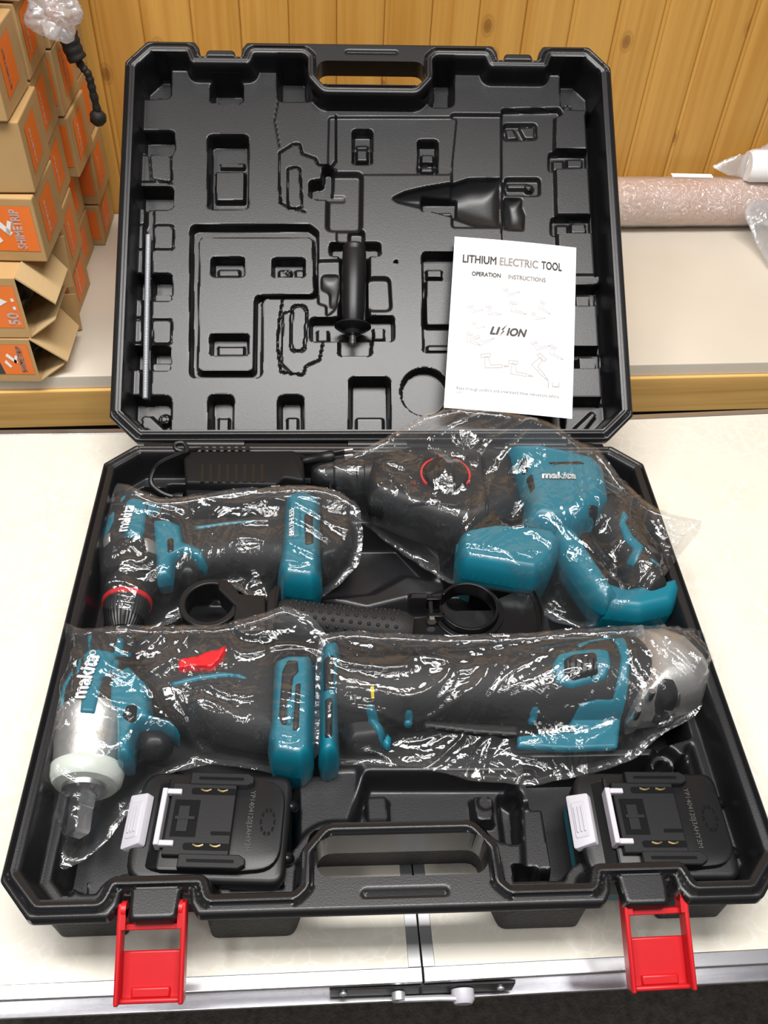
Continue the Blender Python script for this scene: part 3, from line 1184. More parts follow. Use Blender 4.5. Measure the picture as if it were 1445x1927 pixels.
# round recess under the booklet, screw bosses, corner ribs
cc = q(c4, (332, 880))[0]
cir = [(cc[0] + 0.0255 * math.cos(t), cc[1] + 0.0255 * math.sin(t)) for t in np.linspace(0, 2 * math.pi, 40)[:-1]]
cir2 = [(cc[0] + 0.0225 * math.cos(t), cc[1] + 0.0225 * math.sin(t)) for t in np.linspace(0, 2 * math.pi, 40)[:-1]]
lh.level(cir, MD, 0.003, 0)
hc = L(745, 492, S0)
lh.level([(hc[0] + .0016 * math.cos(t), hc[1] + .0016 * math.sin(t)) for t in np.linspace(0, 6.283, 12)[:-1]], SF - .012, .001, 0)
for c, x, y, r_, zz in ((c2, 1092, 365, 0.0062, MD), (c1, 262, 318, 0.0062, DP + 0.004), (c3, 288, 1008, 0.0062, DP + 0.009), (c3, 945, 240, 0.004, MD + 0.004), (c2, 885, 797, 0.0045, SF - 0.006)):
    ce = q(c, (x, y))[0]
    ring = [(ce[0] + r_ * math.cos(t), ce[1] + r_ * math.sin(t)) for t in np.linspace(0, 2 * math.pi, 24)[:-1]]
    lh.level(ring, zz, 0.003, 0)
    lh.groove([(ce[0] + r_ * .62 * math.cos(t), ce[1] + r_ * .62 * math.sin(t)) for t in np.linspace(0, 2 * math.pi, 24)[:-1]], 0.0012, 0.0012, True, 0)
lh.level(q(c3, (170, 990), (215, 985), (310, 1075), (260, 1100), (165, 1045)), DP + 0.008, 0.003, .003)
lh.level(q(c4, (1105, 1080), (1230, 960), (1250, 985), (1160, 1100)), DP + 0.008, 0.003, .003)
# deep wall round the inside, latch bump shelves, then the rim on top
wallm = sstep(-0.0075, -0.0015, si)
lh.Z = lh.Z * (1 - wallm) + 0.0 * wallm
rp = rim_profile(si, so)
lh.Z = np.where(si > -0.0015, rp, lh.Z)
gb = fillet(BEAD, 0.0016, 4)
db = sdf(gb, lh.X, lh.Y)
lh.Z -= 0.0014 * sstep(0.0012, 0.0004, np.abs(db))


def lid_skirt(low):
    inhole = sdf(fillet(HOLE, 0.0125, 6), low[:, 0], low[:, 1]) < 0.004
    return np.where(inhole, low[:, 2] - 0.026, -0.013)


V, Q = lh.trim(sd, lid_skirt)
me = quads_mesh('lid', V, Q)
lid = finish('lid', me, 'case_black', case, 55, local=LM)
# outside of the lid
TUB = sym([(0.238, 0.008, .004), (0.2625, 0.031, .004), (0.2625, 0.4250, .006), (0.243, 0.4430, .006), (0.197, 0.4430, .004), (0.1905, 0.4280, .004),
           (0.1415, 0.4280, .004), (0.1350, 0.4470, .006), (0.0760, 0.4470, .008), (0.0680, 0.4250, .01), (0.0640, 0.3970, .01)])
tubp = fillet(TUB, 0.004, 3)


def tub_shell(poly, ztop, zbot, r, flip):
    """outside wall and bottom of one half; open towards the mouth"""
    if area2(poly) < 0:
        poly = poly[::-1]
    n = len(poly)
    rings = [(0.0, ztop)]
    for k in range(4):
        a = math.pi / 2 * k / 3
        rings.append((r * (1 - math.cos(a)), zbot + (r - r * math.sin(a)) * (1 if ztop > zbot else -1)))
    v = []
    for ins, z in rings:
        v += [(x, y, z) for x, y in (inset(poly, ins) if ins else poly)]
    f = []
    for k in range(len(rings) - 1):
        for i in range(n):
            j = (i + 1) % n
            f.append((k * n + j, k * n + i, (k + 1) * n + i, (k + 1) * n + j))
    f.append(tuple(reversed(range((len(rings) - 1) * n, len(rings) * n))))
    b = MB()
    b.add(v, f)
    return b


tub_shell(tubp, -0.0115, -0.059, 0.0022, False).build('lid_back', 'case_rough', lid, 50, local=LM)
# the latch keepers on the lid's front edge

# ------------------------------------------------------------------ base
bh = HF(-0.2725, 0.2725, -0.4640, 0.0025, 0.0012)
so, si, sh, sd = rim(bh, 0.4590, flip=True)
BS = -0.030
FL = -0.071
bh.Z = np.full(bh.X.shape, BS)


def bq(z, *pts):
    return PP(pts, RIM + z)


# nests for the four tools (deep), with islands left between them
bh.level([(-0.262, -0.030), (-0.205, -0.035), (-0.195, -0.070), (-0.055, -0.045), (-0.050, -0.180), (-0.160, -0.150), (-0.190, -0.215), (-0.262, -0.215)], FL, 0.006, .008)
bh.level([(-0.210, -0.012), (-0.070, -0.012), (-0.070, -0.062), (-0.210, -0.070)], -0.052, 0.006, .006)
bh.level([(-0.080, -0.010), (0.250, -0.010), (0.255, -0.120), (0.262, -0.215), (0.150, -0.215), (0.150, -0.185), (0.060, -0.185), (0.055, -0.085), (-0.080, -0.062)], -0.062, 0.006, .008)
bh.level([(-0.262, -0.205), (-0.052, -0.215), (-0.052, -0.345), (-0.195, -0.330), (-0.195, -0.425), (-0.262, -0.425)], FL, 0.006, .008)
bh.level([(-0.055, -0.225), (0.268, -0.222), (0.268, -0.310), (0.215, -0.325), (-0.055, -0.330)], FL, 0.006, .008)
# middle hollow between the tools
bh.level([(-0.095, -0.085), (0.020, -0.085), (0.050, -0.130), (0.045, -0.205), (-0.185, -0.215), (-0.185, -0.150), (-0.095, -0.150)], FL + 0.008, 0.012, .010)
bh.level(bq(-0.055, (560, 1135), (700, 1120), (760, 1085), (845, 1100), (845, 1135), (770, 1145), (690, 1165)), -0.045, 0.018, .010)
bh.level(bq(-0.045, (770, 1120), (1020, 1120), (1020, 1135), (770, 1135)), -0.040, 0.004, .003)
# battery wells
bh.level([(-0.197, -0.336), (-0.072, -0.336), (-0.072, -0.445), (-0.197, -0.445)], FL, 0.006, .006)
bh.level([(0.105, -0.336), (0.250, -0.336), (0.262, -0.345), (0.262, -0.430), (0.105, -0.445)], FL, 0.006, .006)
# middle front block with ribs
bh.level(bq(-0.034, (552, 1450), (680, 1440), (672, 1555), (640, 1570), (560, 1640)), -0.036, 0.010, .008)
bh.level(bq(-0.040, (690, 1470), (960, 1470), (975, 1590), (930, 1585), (660, 1600), (660, 1560)), -0.050, 0.010, .004)
for poly in (bq(-0.034, (688, 1492), (730, 1490), (734, 1545), (690, 1546)), bq(-0.034, (888, 1492), (928, 1490), (932, 1542), (896, 1542))):
    bh.level(poly, -0.038, 0.004, .004)
ce = P(913, 1509, RIM - 0.038)
bh.level([(ce.x + 0.006 * math.cos(t), ce.y + 0.006 * math.sin(t)) for t in np.linspace(0, 6.283, 20)[:-1]], -0.0405, 0.002, 0)
bh.level(bq(-0.036, (942, 1480), (975, 1500), (980, 1585), (955, 1590)), -0.062, 0.006, .003)
bh.level(bq(-0.034, (980, 1518), (1025, 1515), (1045, 1640), (985, 1640)), -0.036, 0.006, .004)
bh.level(bq(-0.034, (950, 1635), (1010, 1632), (1025, 1680), (950, 1680)), -0.062, 0.004, .004)
# right hand ledges and lug
bh.level(bq(-0.045, (1280, 1425), (1345, 1390), (1380, 1420), (1410, 1600), (1330, 1600)), -0.040, 0.006, .004)
bh.level(bq(-0.034, (1305, 1408), (1362, 1408), (1430, 1610), (1400, 1620), (1340, 1470)), -0.036, 0.004, .004)
ce = P(1248, 1440, RIM - 0.040)
bh.level([(ce.x + 0.011 * math.cos(t), ce.y + 0.011 * math.sin(t)) for t in np.linspace(0, 6.283, 24)[:-1]], -0.042, 0.004, 0)
bh.level([(ce.x + 0.006 * math.cos(t), ce.y - .002 + 0.006 * math.sin(t)) for t in np.linspace(0, 6.283, 24)[:-1]], -0.056, 0.003, 0)
# front left corner pads
bh.level(bq(-0.05, (98, 1668), (146, 1668), (146, 1706), (98, 1712)), -0.050, 0.004, .003)
ce = P(123, 1688, RIM - 0.05)
bh.groove([(ce.x + 0.006 * math.cos(t), ce.y + 0.006 * math.sin(t)) for t in np.linspace(0, 6.283, 24)[:-1]], 0.0014, 0.0018, True, 0)
bh.level(bq(-0.04, (155, 1648), (224, 1644), (224, 1690), (155, 1690)), -0.046, 0.005, .003)
# a ledge running along the inside wall
led = sstep(-0.020, -0.015, si)
bh.Z = np.where(bh.Z < -0.030, bh.Z * (1 - led) + (-0.030) * led, bh.Z)
wallm = sstep(-0.008, -0.0015, si)
bh.Z = bh.Z * (1 - wallm)
bh.Z = np.where(si > -0.0015, rim_profile(si, so), bh.Z)
# hollow behind the rim step (second bead) and handle bead
db = sdf(gb, bh.X, -bh.Y)
bh.Z -= 0.0014 * sstep(0.0012, 0.0004, np.abs(db))
bh.Z += RIM


def base_skirt(low):
    inhole = sdf(fillet(HOLE, 0.0125, 6), low[:, 0], -low[:, 1]) < 0.004
    return np.where(inhole, RIM - 0.030, RIM - 0.0105)


V, Q = bh.trim(sd, base_skirt)
me = quads_mesh('base', V, Q)
base = finish('base', me, 'case_black', case, 55)
tub_shell([(x, -y) for x, y in tubp], 0.0705, 0.0002, 0.0022, False).build('tub', 'case_rough', base, 50)
MB().box(-0.236, 0.236, -0.0005, 0.0075, RIM - 0.0085, RIM - 0.0035).build('hinge_strip', 'case_black', base, bevel=0.0015)
# three hinge knuckles along the back
for x in (-0.165, 0.0, 0.165):
    MB().lathe([(0, 0.0045), (1, 0.0045)], (x - 0.03, 0.003, RIM - 0.003), (x + 0.03, 0.003, RIM - 0.003), 14).build('hinge_knuckle', 'case_black', base)


# ------------------------------------------------------------------ red latches hanging open over the table edge
def latch(cx, end_mid):
    piv = Vector((cx, -0.446, RIM - 0.006))
    end = Vector(end_mid)
    d = end - piv
    ln = d.length
    d.normalize()
    xx = Vector((1, 0, 0))
    xx = (xx - d * xx.dot(d)).normalized()
    nn = xx.cross(d).normalized()
    if nn.z < 0:
        xx = -xx
        nn = xx.cross(d).normalized()
    # local x right, y along the latch outwards, z up off its inner face
    M = Matrix(((xx.x, d.x, nn.x, piv.x), (xx.y, d.y, nn.y, piv.y), (xx.z, d.z, nn.z, piv.z), (0, 0, 0, 1)))
    m = MB()
    w = 0.0225
    m.box(-w + 0.003, w - 0.003, ln * 0.50, ln - 0.001, -0.008, -0.0052)
    o = m.build('latch', 'red_plastic', case, smooth=30, local=M, bevel=0.001)
    for x0 in (-w, w - 0.0034):
        MB().box(x0, x0 + 0.0034, 0.000, ln, -0.008, 0.0045).build('side_rail', 'red_plastic', o, smooth=30, local=M, bevel=0.0012)
    MB().box(-w + 0.003, w - 0.003, 0.0135, 0.0175, -0.006, -0.0005).build('cross_bar', 'red_plastic', o, smooth=30, local=M, bevel=0.0008)
    p = MB()
    p.box(-w + 0.001, w - 0.001, ln - 0.0032, ln, -0.008, -0.0005)
    p.box(-w * 0.56, w * 0.56, ln - 0.0095, ln - 0.003, -0.006, -0.0025)
    p.build('finger_lip', 'red_plastic', o, smooth=30, local=M, bevel=0.0012)
    for sgn in (-1, 1):
        p = MB()
        a = Vector((sgn * (w - 0.0040) - 0.0016, 0.004, 0.0))
        b = Vector((sgn * (w - 0.0040) + 0.0016, 0.004, 0.0))
        p.lathe([(0, 0.0052), (1, 0.0052)], a, b, 18)
        p.box(a.x, b.x, 0.004, 0.016, -0.006, 0.0045)
        p.build('pivot_ear', 'red_plastic', o, smooth=40, local=M)
    return o


latch(-0.1675, (-0.1675, -0.500, RIM - 0.037))
latch(0.1735, (0.1745, -0.503, RIM - 0.037))

# ================================================================== tools lying in the base
def makita(t, p0, p1, size, mat='white_print', parent=None, width=None, lift=0.0022):
    return t.text('makita', p0, p1, size, mat, shear=0.18, bold=0.035, parent=parent, width=width, lift=lift)


def pxd(t, name, pts, z, mat, **kw):
    return t.decal(name, PP(pts, z), mat, **kw)


# ------------------------------------------------------------------ cordless drill, upper left
ZD = 0.052
t = DR = Tool('cordless_drill', (-0.17, -0.10, 0.009), 'black and teal cordless drill with a red ring round its chuck', 'drill')
a = P(265, 948, ZD)
b = P(230, 1204, ZD)
LN_ = (b - a).length
pr = lambda *q_: [(x / 1000 / LN_, r / 1000) for x, r in q_]
t.part(MB().lathe(pr((0, 10), (1, 17), (4, 23), (10, 28), (20, 30.5), (66, 31), (70, 29), (71, 28.5)), a, b, 40), 'motor_housing', 'rubber_black')
t.part(MB().lathe(pr((69, 28.5), (71, 29.5), (94, 28), (98, 24), (99, 12)), a, b, 40), 'gear_case', 'tool_black')
ch = t.part(MB().lathe(pr((98, 12), (99, 19), (101, 21), (118, 21.2), (121, 20.6)), a, b, 40), 'chuck', 'satin_black')
t.part(MB().lathe(pr((121, 20.6), (121.3, 21.8), (125.6, 21.6), (126, 20.2)), a, b, 40), 'chuck_ring', 'red_plastic', parent=ch)
m = MB()
prof_ = [(126, 20.4), (138, 18.6), (148, 15.5), (154, 12.0), (156, 8)]
seg = 72
m.lathe(pr(*prof_), a, b, seg)
m.v = [tuple(v) for v in m.v]
for k in range(len(prof_)):
    for i in range(seg):
        if i % 2 and 0 < k < 4:
            c = a + (b - a).normalized() * (prof_[k][0] / 1000)
            v = Vector(m.v[k * seg + i])
            m.v[k * seg + i] = tuple(c + (v - c) * 0.965)
t.part(m, 'chuck_sleeve', 'satin_black', parent=ch, smooth=20)
t.part(MB().lathe(pr((155, 9), (158, 9), (160, 6), (170, 6), (171, 4.5)), a, b, 6), 'hex_bit', 'steel', parent=ch, smooth=20)
# grip running to the right and the teal battery foot
t.pillow('grip', PP([(300, 985), (370, 975), (470, 972), (560, 940), (572, 1075), (500, 1062), (420, 1062), (380, 1075), (310, 1070)], ZD + .010), ZD, 0.021, 0.019, 0.020, 'rubber_black', r=.008)
t.pillow('battery_foot', PP([(535, 930), (570, 922), (604, 935), (606, 1086), (588, 1100), (530, 1092), (520, 1070), (527, 1030)], ZD + .026), ZD + .004, 0.028, 0.036, 0.009, 'teal', r=.006)
t.pillow('battery_rail', PP([(592, 930), (660, 950), (666, 1040), (640, 1072), (596, 1085)], ZD), ZD - .004, 0.026, 0.030, 0.008, 'tool_black', r=.008)
ZT = ZD + 0.031
pl = pxd(t, 'name_plate', [(236, 944), (248, 937), (272, 940), (276, 952), (270, 1000), (262, 1010), (240, 1010), (231, 1000)], ZT, 'teal', lift=.0018, keep=True)
makita(t, P(240, 1004, ZT), P(257, 944, ZT), 0.0165, parent=pl, width=0.032)
pxd(t, 'side_flash', [(228, 940), (240, 934), (236, 944), (226, 952)], ZT - .006, 'teal', keep=True)
pxd(t, 'side_flash', [(280, 945), (305, 950), (296, 962), (286, 962), (288, 976), (278, 972)], ZT - .006, 'teal', keep=True)
pxd(t, 'side_flash', [(206, 982), (220, 980), (219, 1000), (209, 1018), (195, 1020)], ZD + .012, 'teal', keep=True)
pxd(t, 'gear_band', [(196, 1022), (214, 1022), (212, 1040), (196, 1042)], ZD + .010, 'alu_cast', keep=True)
pxd(t, 'gear_band', [(272, 1018), (290, 1016), (300, 1034), (276, 1040)], ZD + .022, 'alu_cast', keep=True)
# teal trigger yoke, trigger, vents
yk = t.pillow('trigger_yoke', PP([(284, 990), (320, 988), (345, 1000), (350, 1030), (384, 1044), (392, 1068), (384, 1074), (350, 1052), (330, 1062), (326, 1098), (296, 1104), (293, 1050)], ZD + .012), ZD + .010, 0.014, 0.016, 0.006, 'teal', r=.003)
pxd(t, 'vent_slot', [(314, 1014), (326, 1010), (327, 1036), (315, 1040)], ZT - .006, 'gloss_black', lift=.001, parent=yk)
t.pillow('trigger', PP([(332, 1066), (360, 1058), (376, 1076), (372, 1092), (336, 1094)], ZD + .004), ZD + .002, 0.012, 0.012, 0.010, 'satin_black', r=.006)
pxd(t, 'grip_stripe', [(366, 992), (420, 984), (480, 978), (480, 983), (420, 990), (370, 998)], ZD + .02, 'teal', lift=.0014)
fd = pxd(t, 'foot_panel', [(543, 940), (566, 940), (566, 1008), (543, 1012)], ZD + .034, 'teal', lift=.0018, keep=True)
t.text('BRUSHLESS', P(553, 1006, ZD + .036), P(553, 944, ZD + .036), 0.0065, 'white_print', bold=.02, parent=fd, width=0.033, lift=.0022)
pxd(t, 'foot_inset', [(572, 965), (590, 962), (590, 1020), (574, 1024)], ZD + .034, 'tool_black', lift=.0014)

# ------------------------------------------------------------------ rotary hammer, upper right
ZH = 0.072
t = RH = Tool('rotary_hammer', (0.12, -0.08, 0.018), 'black and teal rotary hammer drill with a red marked dial, lying in a clear bag', 'rotary hammer')
a = P(585, 896, ZH)
b = P(960, 896, ZH)
LN_ = (b - a).length
t.part(MB().lathe(pr((0, 7), (2, 11), (8, 14), (22, 16), (24, 18.5), (44, 20), (46, 17.5), (52, 17.5), (53, 20), (62, 21.5), (63, 19)), a, b, 36), 'chuck_nose', 'satin_black')
t.part(MB().lathe(pr((62, 19), (66, 23), (84, 25.5), (100, 29), (180, 29.5), (186, 27)), a, b, 36, squash=1.0), 'barrel', 'tool_black')
t.pillow('gear_housing', PP([(690, 868), (760, 856), (880, 852), (952, 846), (968, 862), (978, 920), (985, 955), (930, 985), (880, 1000), (820, 990), (745, 962), (690, 940)], ZH + .016), ZH, 0.028, 0.030, 0.017, 'tool_black', r=.008)
ZK = ZH + .031
kn = t.part(MB().prism([(P(840, 893, ZK).x + 0.0205 * math.cos(u), P(840, 893, ZK).y + 0.0205 * math.sin(u)) for u in np.linspace(0, 6.2832, 41)[:-1]], ZK - .004, ZK + .004, 0.0015), 'mode_dial', 'satin_black')
kc = P(838, 893, ZK)
t.part(MB().box(kc.x - .0075, kc.x + .0075, kc.y - .014, kc.y + .019, ZK + .003, ZK + .010), 'dial_grip', 'satin_black', parent=kn, bevel=.003)


def arc_band(c, r0, r1, a0, a1, z0, z1, n=24):
    pts = [(c.x + r1 * math.cos(u), c.y + r1 * math.sin(u)) for u in np.linspace(a0, a1, n)] + [(c.x + r0 * math.cos(u), c.y + r0 * math.sin(u)) for u in np.linspace(a1, a0, n)]
    return MB().prism(pts, z0, z1)


for a0, a1 in ((2.05, 3.75), (-0.6, 1.05)):
    t.part(arc_band(kc, .0222, .0240, a0, a1, ZK - .002, ZK + .0012), 'dial_mark', 'red_mark', parent=kn, smooth=0)
t.text('I', P(779, 909, ZK), P(786, 909, ZK), .008, 'red_mark', bold=.03, parent=kn, lift=.001)
t.text('T', P(876, 905, ZK), P(886, 905, ZK), .011, 'red_mark', bold=.03, parent=kn, lift=.001)
t.text('-', P(846, 876, ZK), P(856, 876, ZK), .012, 'red_mark', bold=.03, parent=kn, lift=.001)
t.text('.', P(824, 874, ZK), P(834, 874, ZK), .014, 'red_mark', bold=.05, parent=kn, lift=.001)
# teal motor housing
mh = t.pillow('motor_housing', PP([(944, 840), (1010, 838), (1060, 848), (1118, 862), (1140, 884), (1146, 915), (1150, 945), (1128, 968), (1100, 985), (1040, 1000), (985, 985), (990, 940), (972, 890)], ZH + .020), ZH + .004, 0.028, 0.030, 0.018, 'teal', r=.010)
pxd(t, 'vent_slot', [(979, 858), (991, 857), (995, 880), (987, 881)], ZK + .002, 'gloss_black', parent=mh, lift=.0008)
pxd(t, 'vent_slot', [(992, 888), (1002, 887), (1008, 912), (1000, 916)], ZK + .002, 'gloss_black', parent=mh, lift=.0008)
pxd(t, 'vent_slot', [(1030, 868), (1090, 866), (1104, 872), (1038, 874)], ZK + .002, 'gloss_black', parent=mh, lift=.0008)
makita(t, P(1020, 898, ZK + .004), P(1090, 899, ZK + .004), 0.0120, parent=mh, width=0.033)
# lower motor box, open to the front
t.pillow('motor_box', PP([(862, 1004), (880, 994), (930, 985), (1000, 990), (1045, 996), (1060, 1020), (1040, 1062), (1010, 1085), (872, 1062), (858, 1040)], ZH + .020), ZH, 0.026, 0.048, 0.010, 'teal', r=.008)
mbx = MB()
mbx.prism(fillet(PP([(905, 1030), (1000, 1036), (1003, 1075), (985, 1088), (900, 1082)], ZH - .005), .003), 0.035, 0.0735, .002)
t.part(mbx, 'motor_cap', 'gloss_black')
lip = fillet(PP([(858, 1018), (905, 1034), (1004, 1040), (1022, 1030), (1022, 1046), (1006, 1060), (904, 1054), (858, 1038)], ZH + .012), .003)
t.part(MB().prism(lip, ZH - .002, ZH + .012, .003), 'box_lip', 'teal')
t.part(MB().prism(PP([(893, 1066), (1002, 1084), (1002, 1089), (893, 1072)], ZH + .018), .036, .066), 'motor_opening', 'gloss_black', smooth=0)
pxd(t, 'housing_rib', [(762, 950), (860, 960), (880, 955), (880, 959), (858, 966), (762, 956)], ZH + .02, 'tool_black', lift=.002)
pxd(t, 'housing_rib', [(700, 872), (880, 862), (880, 866), (700, 877)], ZH + .026, 'tool_black', lift=.002)
pxd(t, 'housing_rib', [(905, 858), (912, 858), (922, 960), (914, 960)], ZH + .03, 'tool_black', lift=.0022)
# D handle: front arm, rear grip and teal foot
t.pillow('handle_arm', PP([(1030, 985), (1062, 985), (1100, 1030), (1150, 1105), (1165, 1128), (1140, 1150), (1110, 1130), (1060, 1060), (1036, 1020)], ZH + .008), ZH, 0.020, 0.030, 0.012, 'teal', r=.006)
t.pillow('rear_grip', PP([(1090, 950), (1150, 930), (1180, 955), (1215, 1010), (1250, 1075), (1262, 1112), (1215, 1128), (1190, 1090), (1160, 1040), (1120, 985)], ZH + .008), ZH, 0.021, 0.024, 0.019, 'rubber_black', r=.010)
pxd(t, 'grip_flash', [(1088, 930), (1130, 925), (1138, 945), (1120, 965), (1098, 968), (1092, 985), (1108, 1020), (1098, 1018), (1078, 980), (1076, 950)], ZH + .03, 'teal', lift=.0018, keep=True)
pxd(t, 'lock_button', [(1108, 948), (1130, 944), (1132, 954), (1112, 958)], ZH + .032, 'gloss_black', lift=.0022)
pxd(t, 'grip_flash', [(1172, 960), (1184, 972), (1176, 984), (1190, 1010), (1212, 1030), (1196, 1058), (1182, 1046), (1192, 1032), (1176, 1014), (1164, 985)], ZH + .02, 'teal', lift=.0016)
pxd(t, 'grip_flash', [(1222, 1048), (1242, 1058), (1244, 1064), (1224, 1056)], ZH + .02, 'teal', lift=.0016)
t.pillow('trigger', PP([(1096, 1000), (1118, 1012), (1150, 1062), (1140, 1072), (1104, 1030)], ZH), ZH - .002, 0.012, 0.012, 0.010, 'satin_black', r=.005)
t.pillow('handle_foot', PP([(1128, 1108), (1170, 1122), (1240, 1108), (1268, 1100), (1276, 1128), (1262, 1158), (1200, 1172), (1130, 1165), (1105, 1140)], ZH - .006), ZH - .006, 0.018, 0.040, 0.010, 'teal', r=.010)

# ------------------------------------------------------------------ impact wrench, lower left
ZI = 0.055
t = IW = Tool('impact_wrench', (-0.17, -0.28, 0.009), 'black and teal impact wrench with silver nose and white collar', 'impact wrench')
a = P(199, 1206, ZI)
b = P(143, 1590, ZI)
LN_ = (b - a).length
t.part(MB().lathe(pr((0, 14), (1.5, 20), (6, 26), (14, 30), (28, 31.5), (74, 32), (77, 31)), a, b, 44), 'motor_housing', 'rubber_black')
t.part(MB().lathe(pr((74, 30), (75, 32), (88, 32), (90, 30.5), (104, 30), (118, 27), (127, 22), (128, 16)), a, b, 44), 'hammer_case', 'alu_cast')
t.part(MB().lathe(pr((119, 25), (119.5, 27.8), (122, 28.4), (130, 27), (133, 24), (133.5, 18)), a, b, 44), 'nose_collar', 'nylon')
t.part(MB().lathe(pr((132, 17), (137, 16), (139, 11), (140, 8)), a, b, 32), 'nose_ring', 'steel')
t.part(MB().lathe(pr((138, 9.2), (150, 9.2), (151, 8.6), (168, 8.6), (170, 7.4)), a, b, 4), 'square_anvil', 'steel', smooth=20)
t.pillow('grip', PP([(255, 1195), (330, 1188), (430, 1196), (525, 1215), (540, 1260), (540, 1400), (480, 1398), (400, 1380), (350, 1352), (290, 1330), (255, 1300)], ZI + .010), ZI, 0.022, 0.022, 0.021, 'rubber_black', r=.012)
t.pillow('battery_foot', PP([(512, 1240), (540, 1228), (590, 1228), (592, 1370), (590, 1416), (568, 1436), (508, 1424), (500, 1385), (506, 1350)], ZI + .030), ZI + .004, 0.030, 0.032, 0.008, 'teal', r=.005)
ZT = ZI + .033
for pts in ([(530, 1262), (541, 1240), (560, 1240), (562, 1262), (552, 1272), (541, 1362), (530, 1362), (524, 1345)], [(556, 1285), (566, 1282), (562, 1370), (550, 1374)]):
    pxd(t, 'foot_inset', pts, ZI + .036, 'tool_black', lift=.0014)
pxd(t, 'foot_button', [(538, 1320), (552, 1312), (556, 1325), (550, 1362), (538, 1364)], ZI + .036, 'teal', lift=.0026)
# teal trims on the housing
fr = pxd(t, 'name_plate', [(162, 1192), (172, 1188), (168, 1220), (186, 1220), (212, 1222), (218, 1190), (230, 1188), (228, 1218), (244, 1204), (240, 1216), (216, 1228), (206, 1262), (192, 1272), (178, 1340), (150, 1340), (158, 1268), (156, 1230), (166, 1222)], ZT, 'teal', lift=.0018, keep=True, r=.001)
makita(t, P(160, 1318, ZT), P(187, 1238, ZT), 0.0180, parent=fr, width=0.0400)
t.text('R', P(176, 1236, ZT), P(178, 1229, ZT), .0035, 'white_print', parent=fr, bold=.02)
rc = P(175.5, 1231.5, ZT)
t.part(arc_band(rc, .0020, .0025, 0, 6.2831, ZT + .0005, ZT + .0026, 20), 'registered_mark', 'white_print', parent=fr, keep=False, smooth=0)
pxd(t, 'side_flash', [(148, 1242), (154, 1238), (150, 1266), (142, 1272)], ZT - .004, 'teal', keep=True)
pxd(t, 'side_flash', [(214, 1240), (224, 1236), (220, 1264), (208, 1268)], ZT - .004, 'teal', keep=True)
pxd(t, 'side_flash', [(108, 1330), (120, 1300), (142, 1278), (144, 1284), (128, 1312), (126, 1342), (108, 1340)], ZT - .018, 'teal', keep=True)
yk = t.pillow('trigger_yoke', PP([(206, 1300), (222, 1278), (248, 1264), (284, 1300), (288, 1356), (326, 1366), (340, 1382), (334, 1390), (300, 1372), (262, 1374), (254, 1392), (252, 1436), (222, 1440), (220, 1352), (206, 1340)], ZI + .014), ZI + .012, 0.016, 0.024, 0.005, 'teal', r=.003)
pxd(t, 'vent_slot', [(238, 1325), (258, 1322), (256, 1352), (244, 1358), (228, 1346)], ZI + .03, 'gloss_black', lift=.001, parent=yk)
t.pillow('trigger', PP([(258, 1378), (300, 1374), (330, 1390), (320, 1424), (262, 1430)], ZI + .002), ZI, 0.015, 0.016, 0.012, 'satin_black', r=.010)
pxd(t, 'direction_switch', [(334, 1244), (350, 1240), (370, 1238), (390, 1228), (408, 1226), (430, 1212), (424, 1232), (416, 1246), (400, 1262), (362, 1260), (336, 1266)], ZI + .024, 'red_plastic', lift=.006, r=.002)
pxd(t, 'grip_stripe', [(320, 1282), (372, 1268), (420, 1262), (452, 1266), (470, 1276), (430, 1271), (375, 1278), (324, 1290)], ZI + .024, 'teal', lift=.0016)
for k in range(4):
    y0 = 1296 + k * 11
    pxd(t, 'grip_rib', [(345, y0), (400, y0 - 12), (450, y0 - 8), (450, y0 - 4), (400, y0 - 8), (347, y0 + 5)], ZI + .022, 'tool_black', lift=.0012)

# ------------------------------------------------------------------ angle grinder, lower right
ZG = 0.058
t = AG = Tool('angle_grinder', (0.10, -0.27, 0.012), 'long black and teal angle grinder with a silver gear head', 'angle grinder')
a = P(622, 1306, ZG)
b = P(1190, 1280, ZG)
LN_ = (b - a).length
t.part(MB().lathe(pr((0, 20), (4, 27), (14, 30), (40, 29), (90, 28.5), (140, 30.5), (175, 34), (205, 37), (258, 38), (262, 36)), a, b, 44, squash=.92), 'body_shell', 'rubber_black')
hd = t.pillow('gear_head', PP([(1174, 1204), (1232, 1200), (1282, 1218), (1322, 1260), (1334, 1296), (1314, 1334), (1262, 1352), (1180, 1362)], ZG + .002), ZG + .002, 0.036, 0.036, 0.028, 'alu_cast', r=.010)
t.pillow('head_flange', PP([(1176, 1196), (1206, 1196), (1216, 1230), (1214, 1330), (1204, 1366), (1176, 1370)], ZG + .002), ZG + .002, 0.0375, 0.036, 0.026, 'alu_cast', r=.006, parent=hd)
pxd(t, 'spindle_lock', [(1240, 1286), (1250, 1276), (1268, 1278), (1282, 1292), (1286, 1304), (1276, 1316), (1252, 1318), (1240, 1306)], ZG + .036, 'satin_black', lift=.0012, r=.004, parent=hd)
pxd(t, 'lock_rim', [(1284, 1292), (1292, 1304), (1284, 1322), (1258, 1330), (1256, 1324), (1280, 1316)], ZG + .034, 'steel', lift=.0012, r=.002, parent=hd)
for x, y in ((1222, 1310), (1196, 1344)):
    c = P(x, y, ZG + .03)
    t.part(MB().lathe([(0, .0034), (.8, .0034), (1, .0024)], (c.x, c.y, ZG + .026), (c.x, c.y, ZG + .0375), 14), 'head_screw', 'steel', parent=hd, keep=False)
t.pillow('battery_foot', PP([(602, 1215), (640, 1205), (642, 1250), (636, 1340), (640, 1420), (612, 1432), (598, 1420), (600, 1300)], ZG + .022), ZG + .002, 0.028, 0.040, 0.007, 'teal', r=.005)
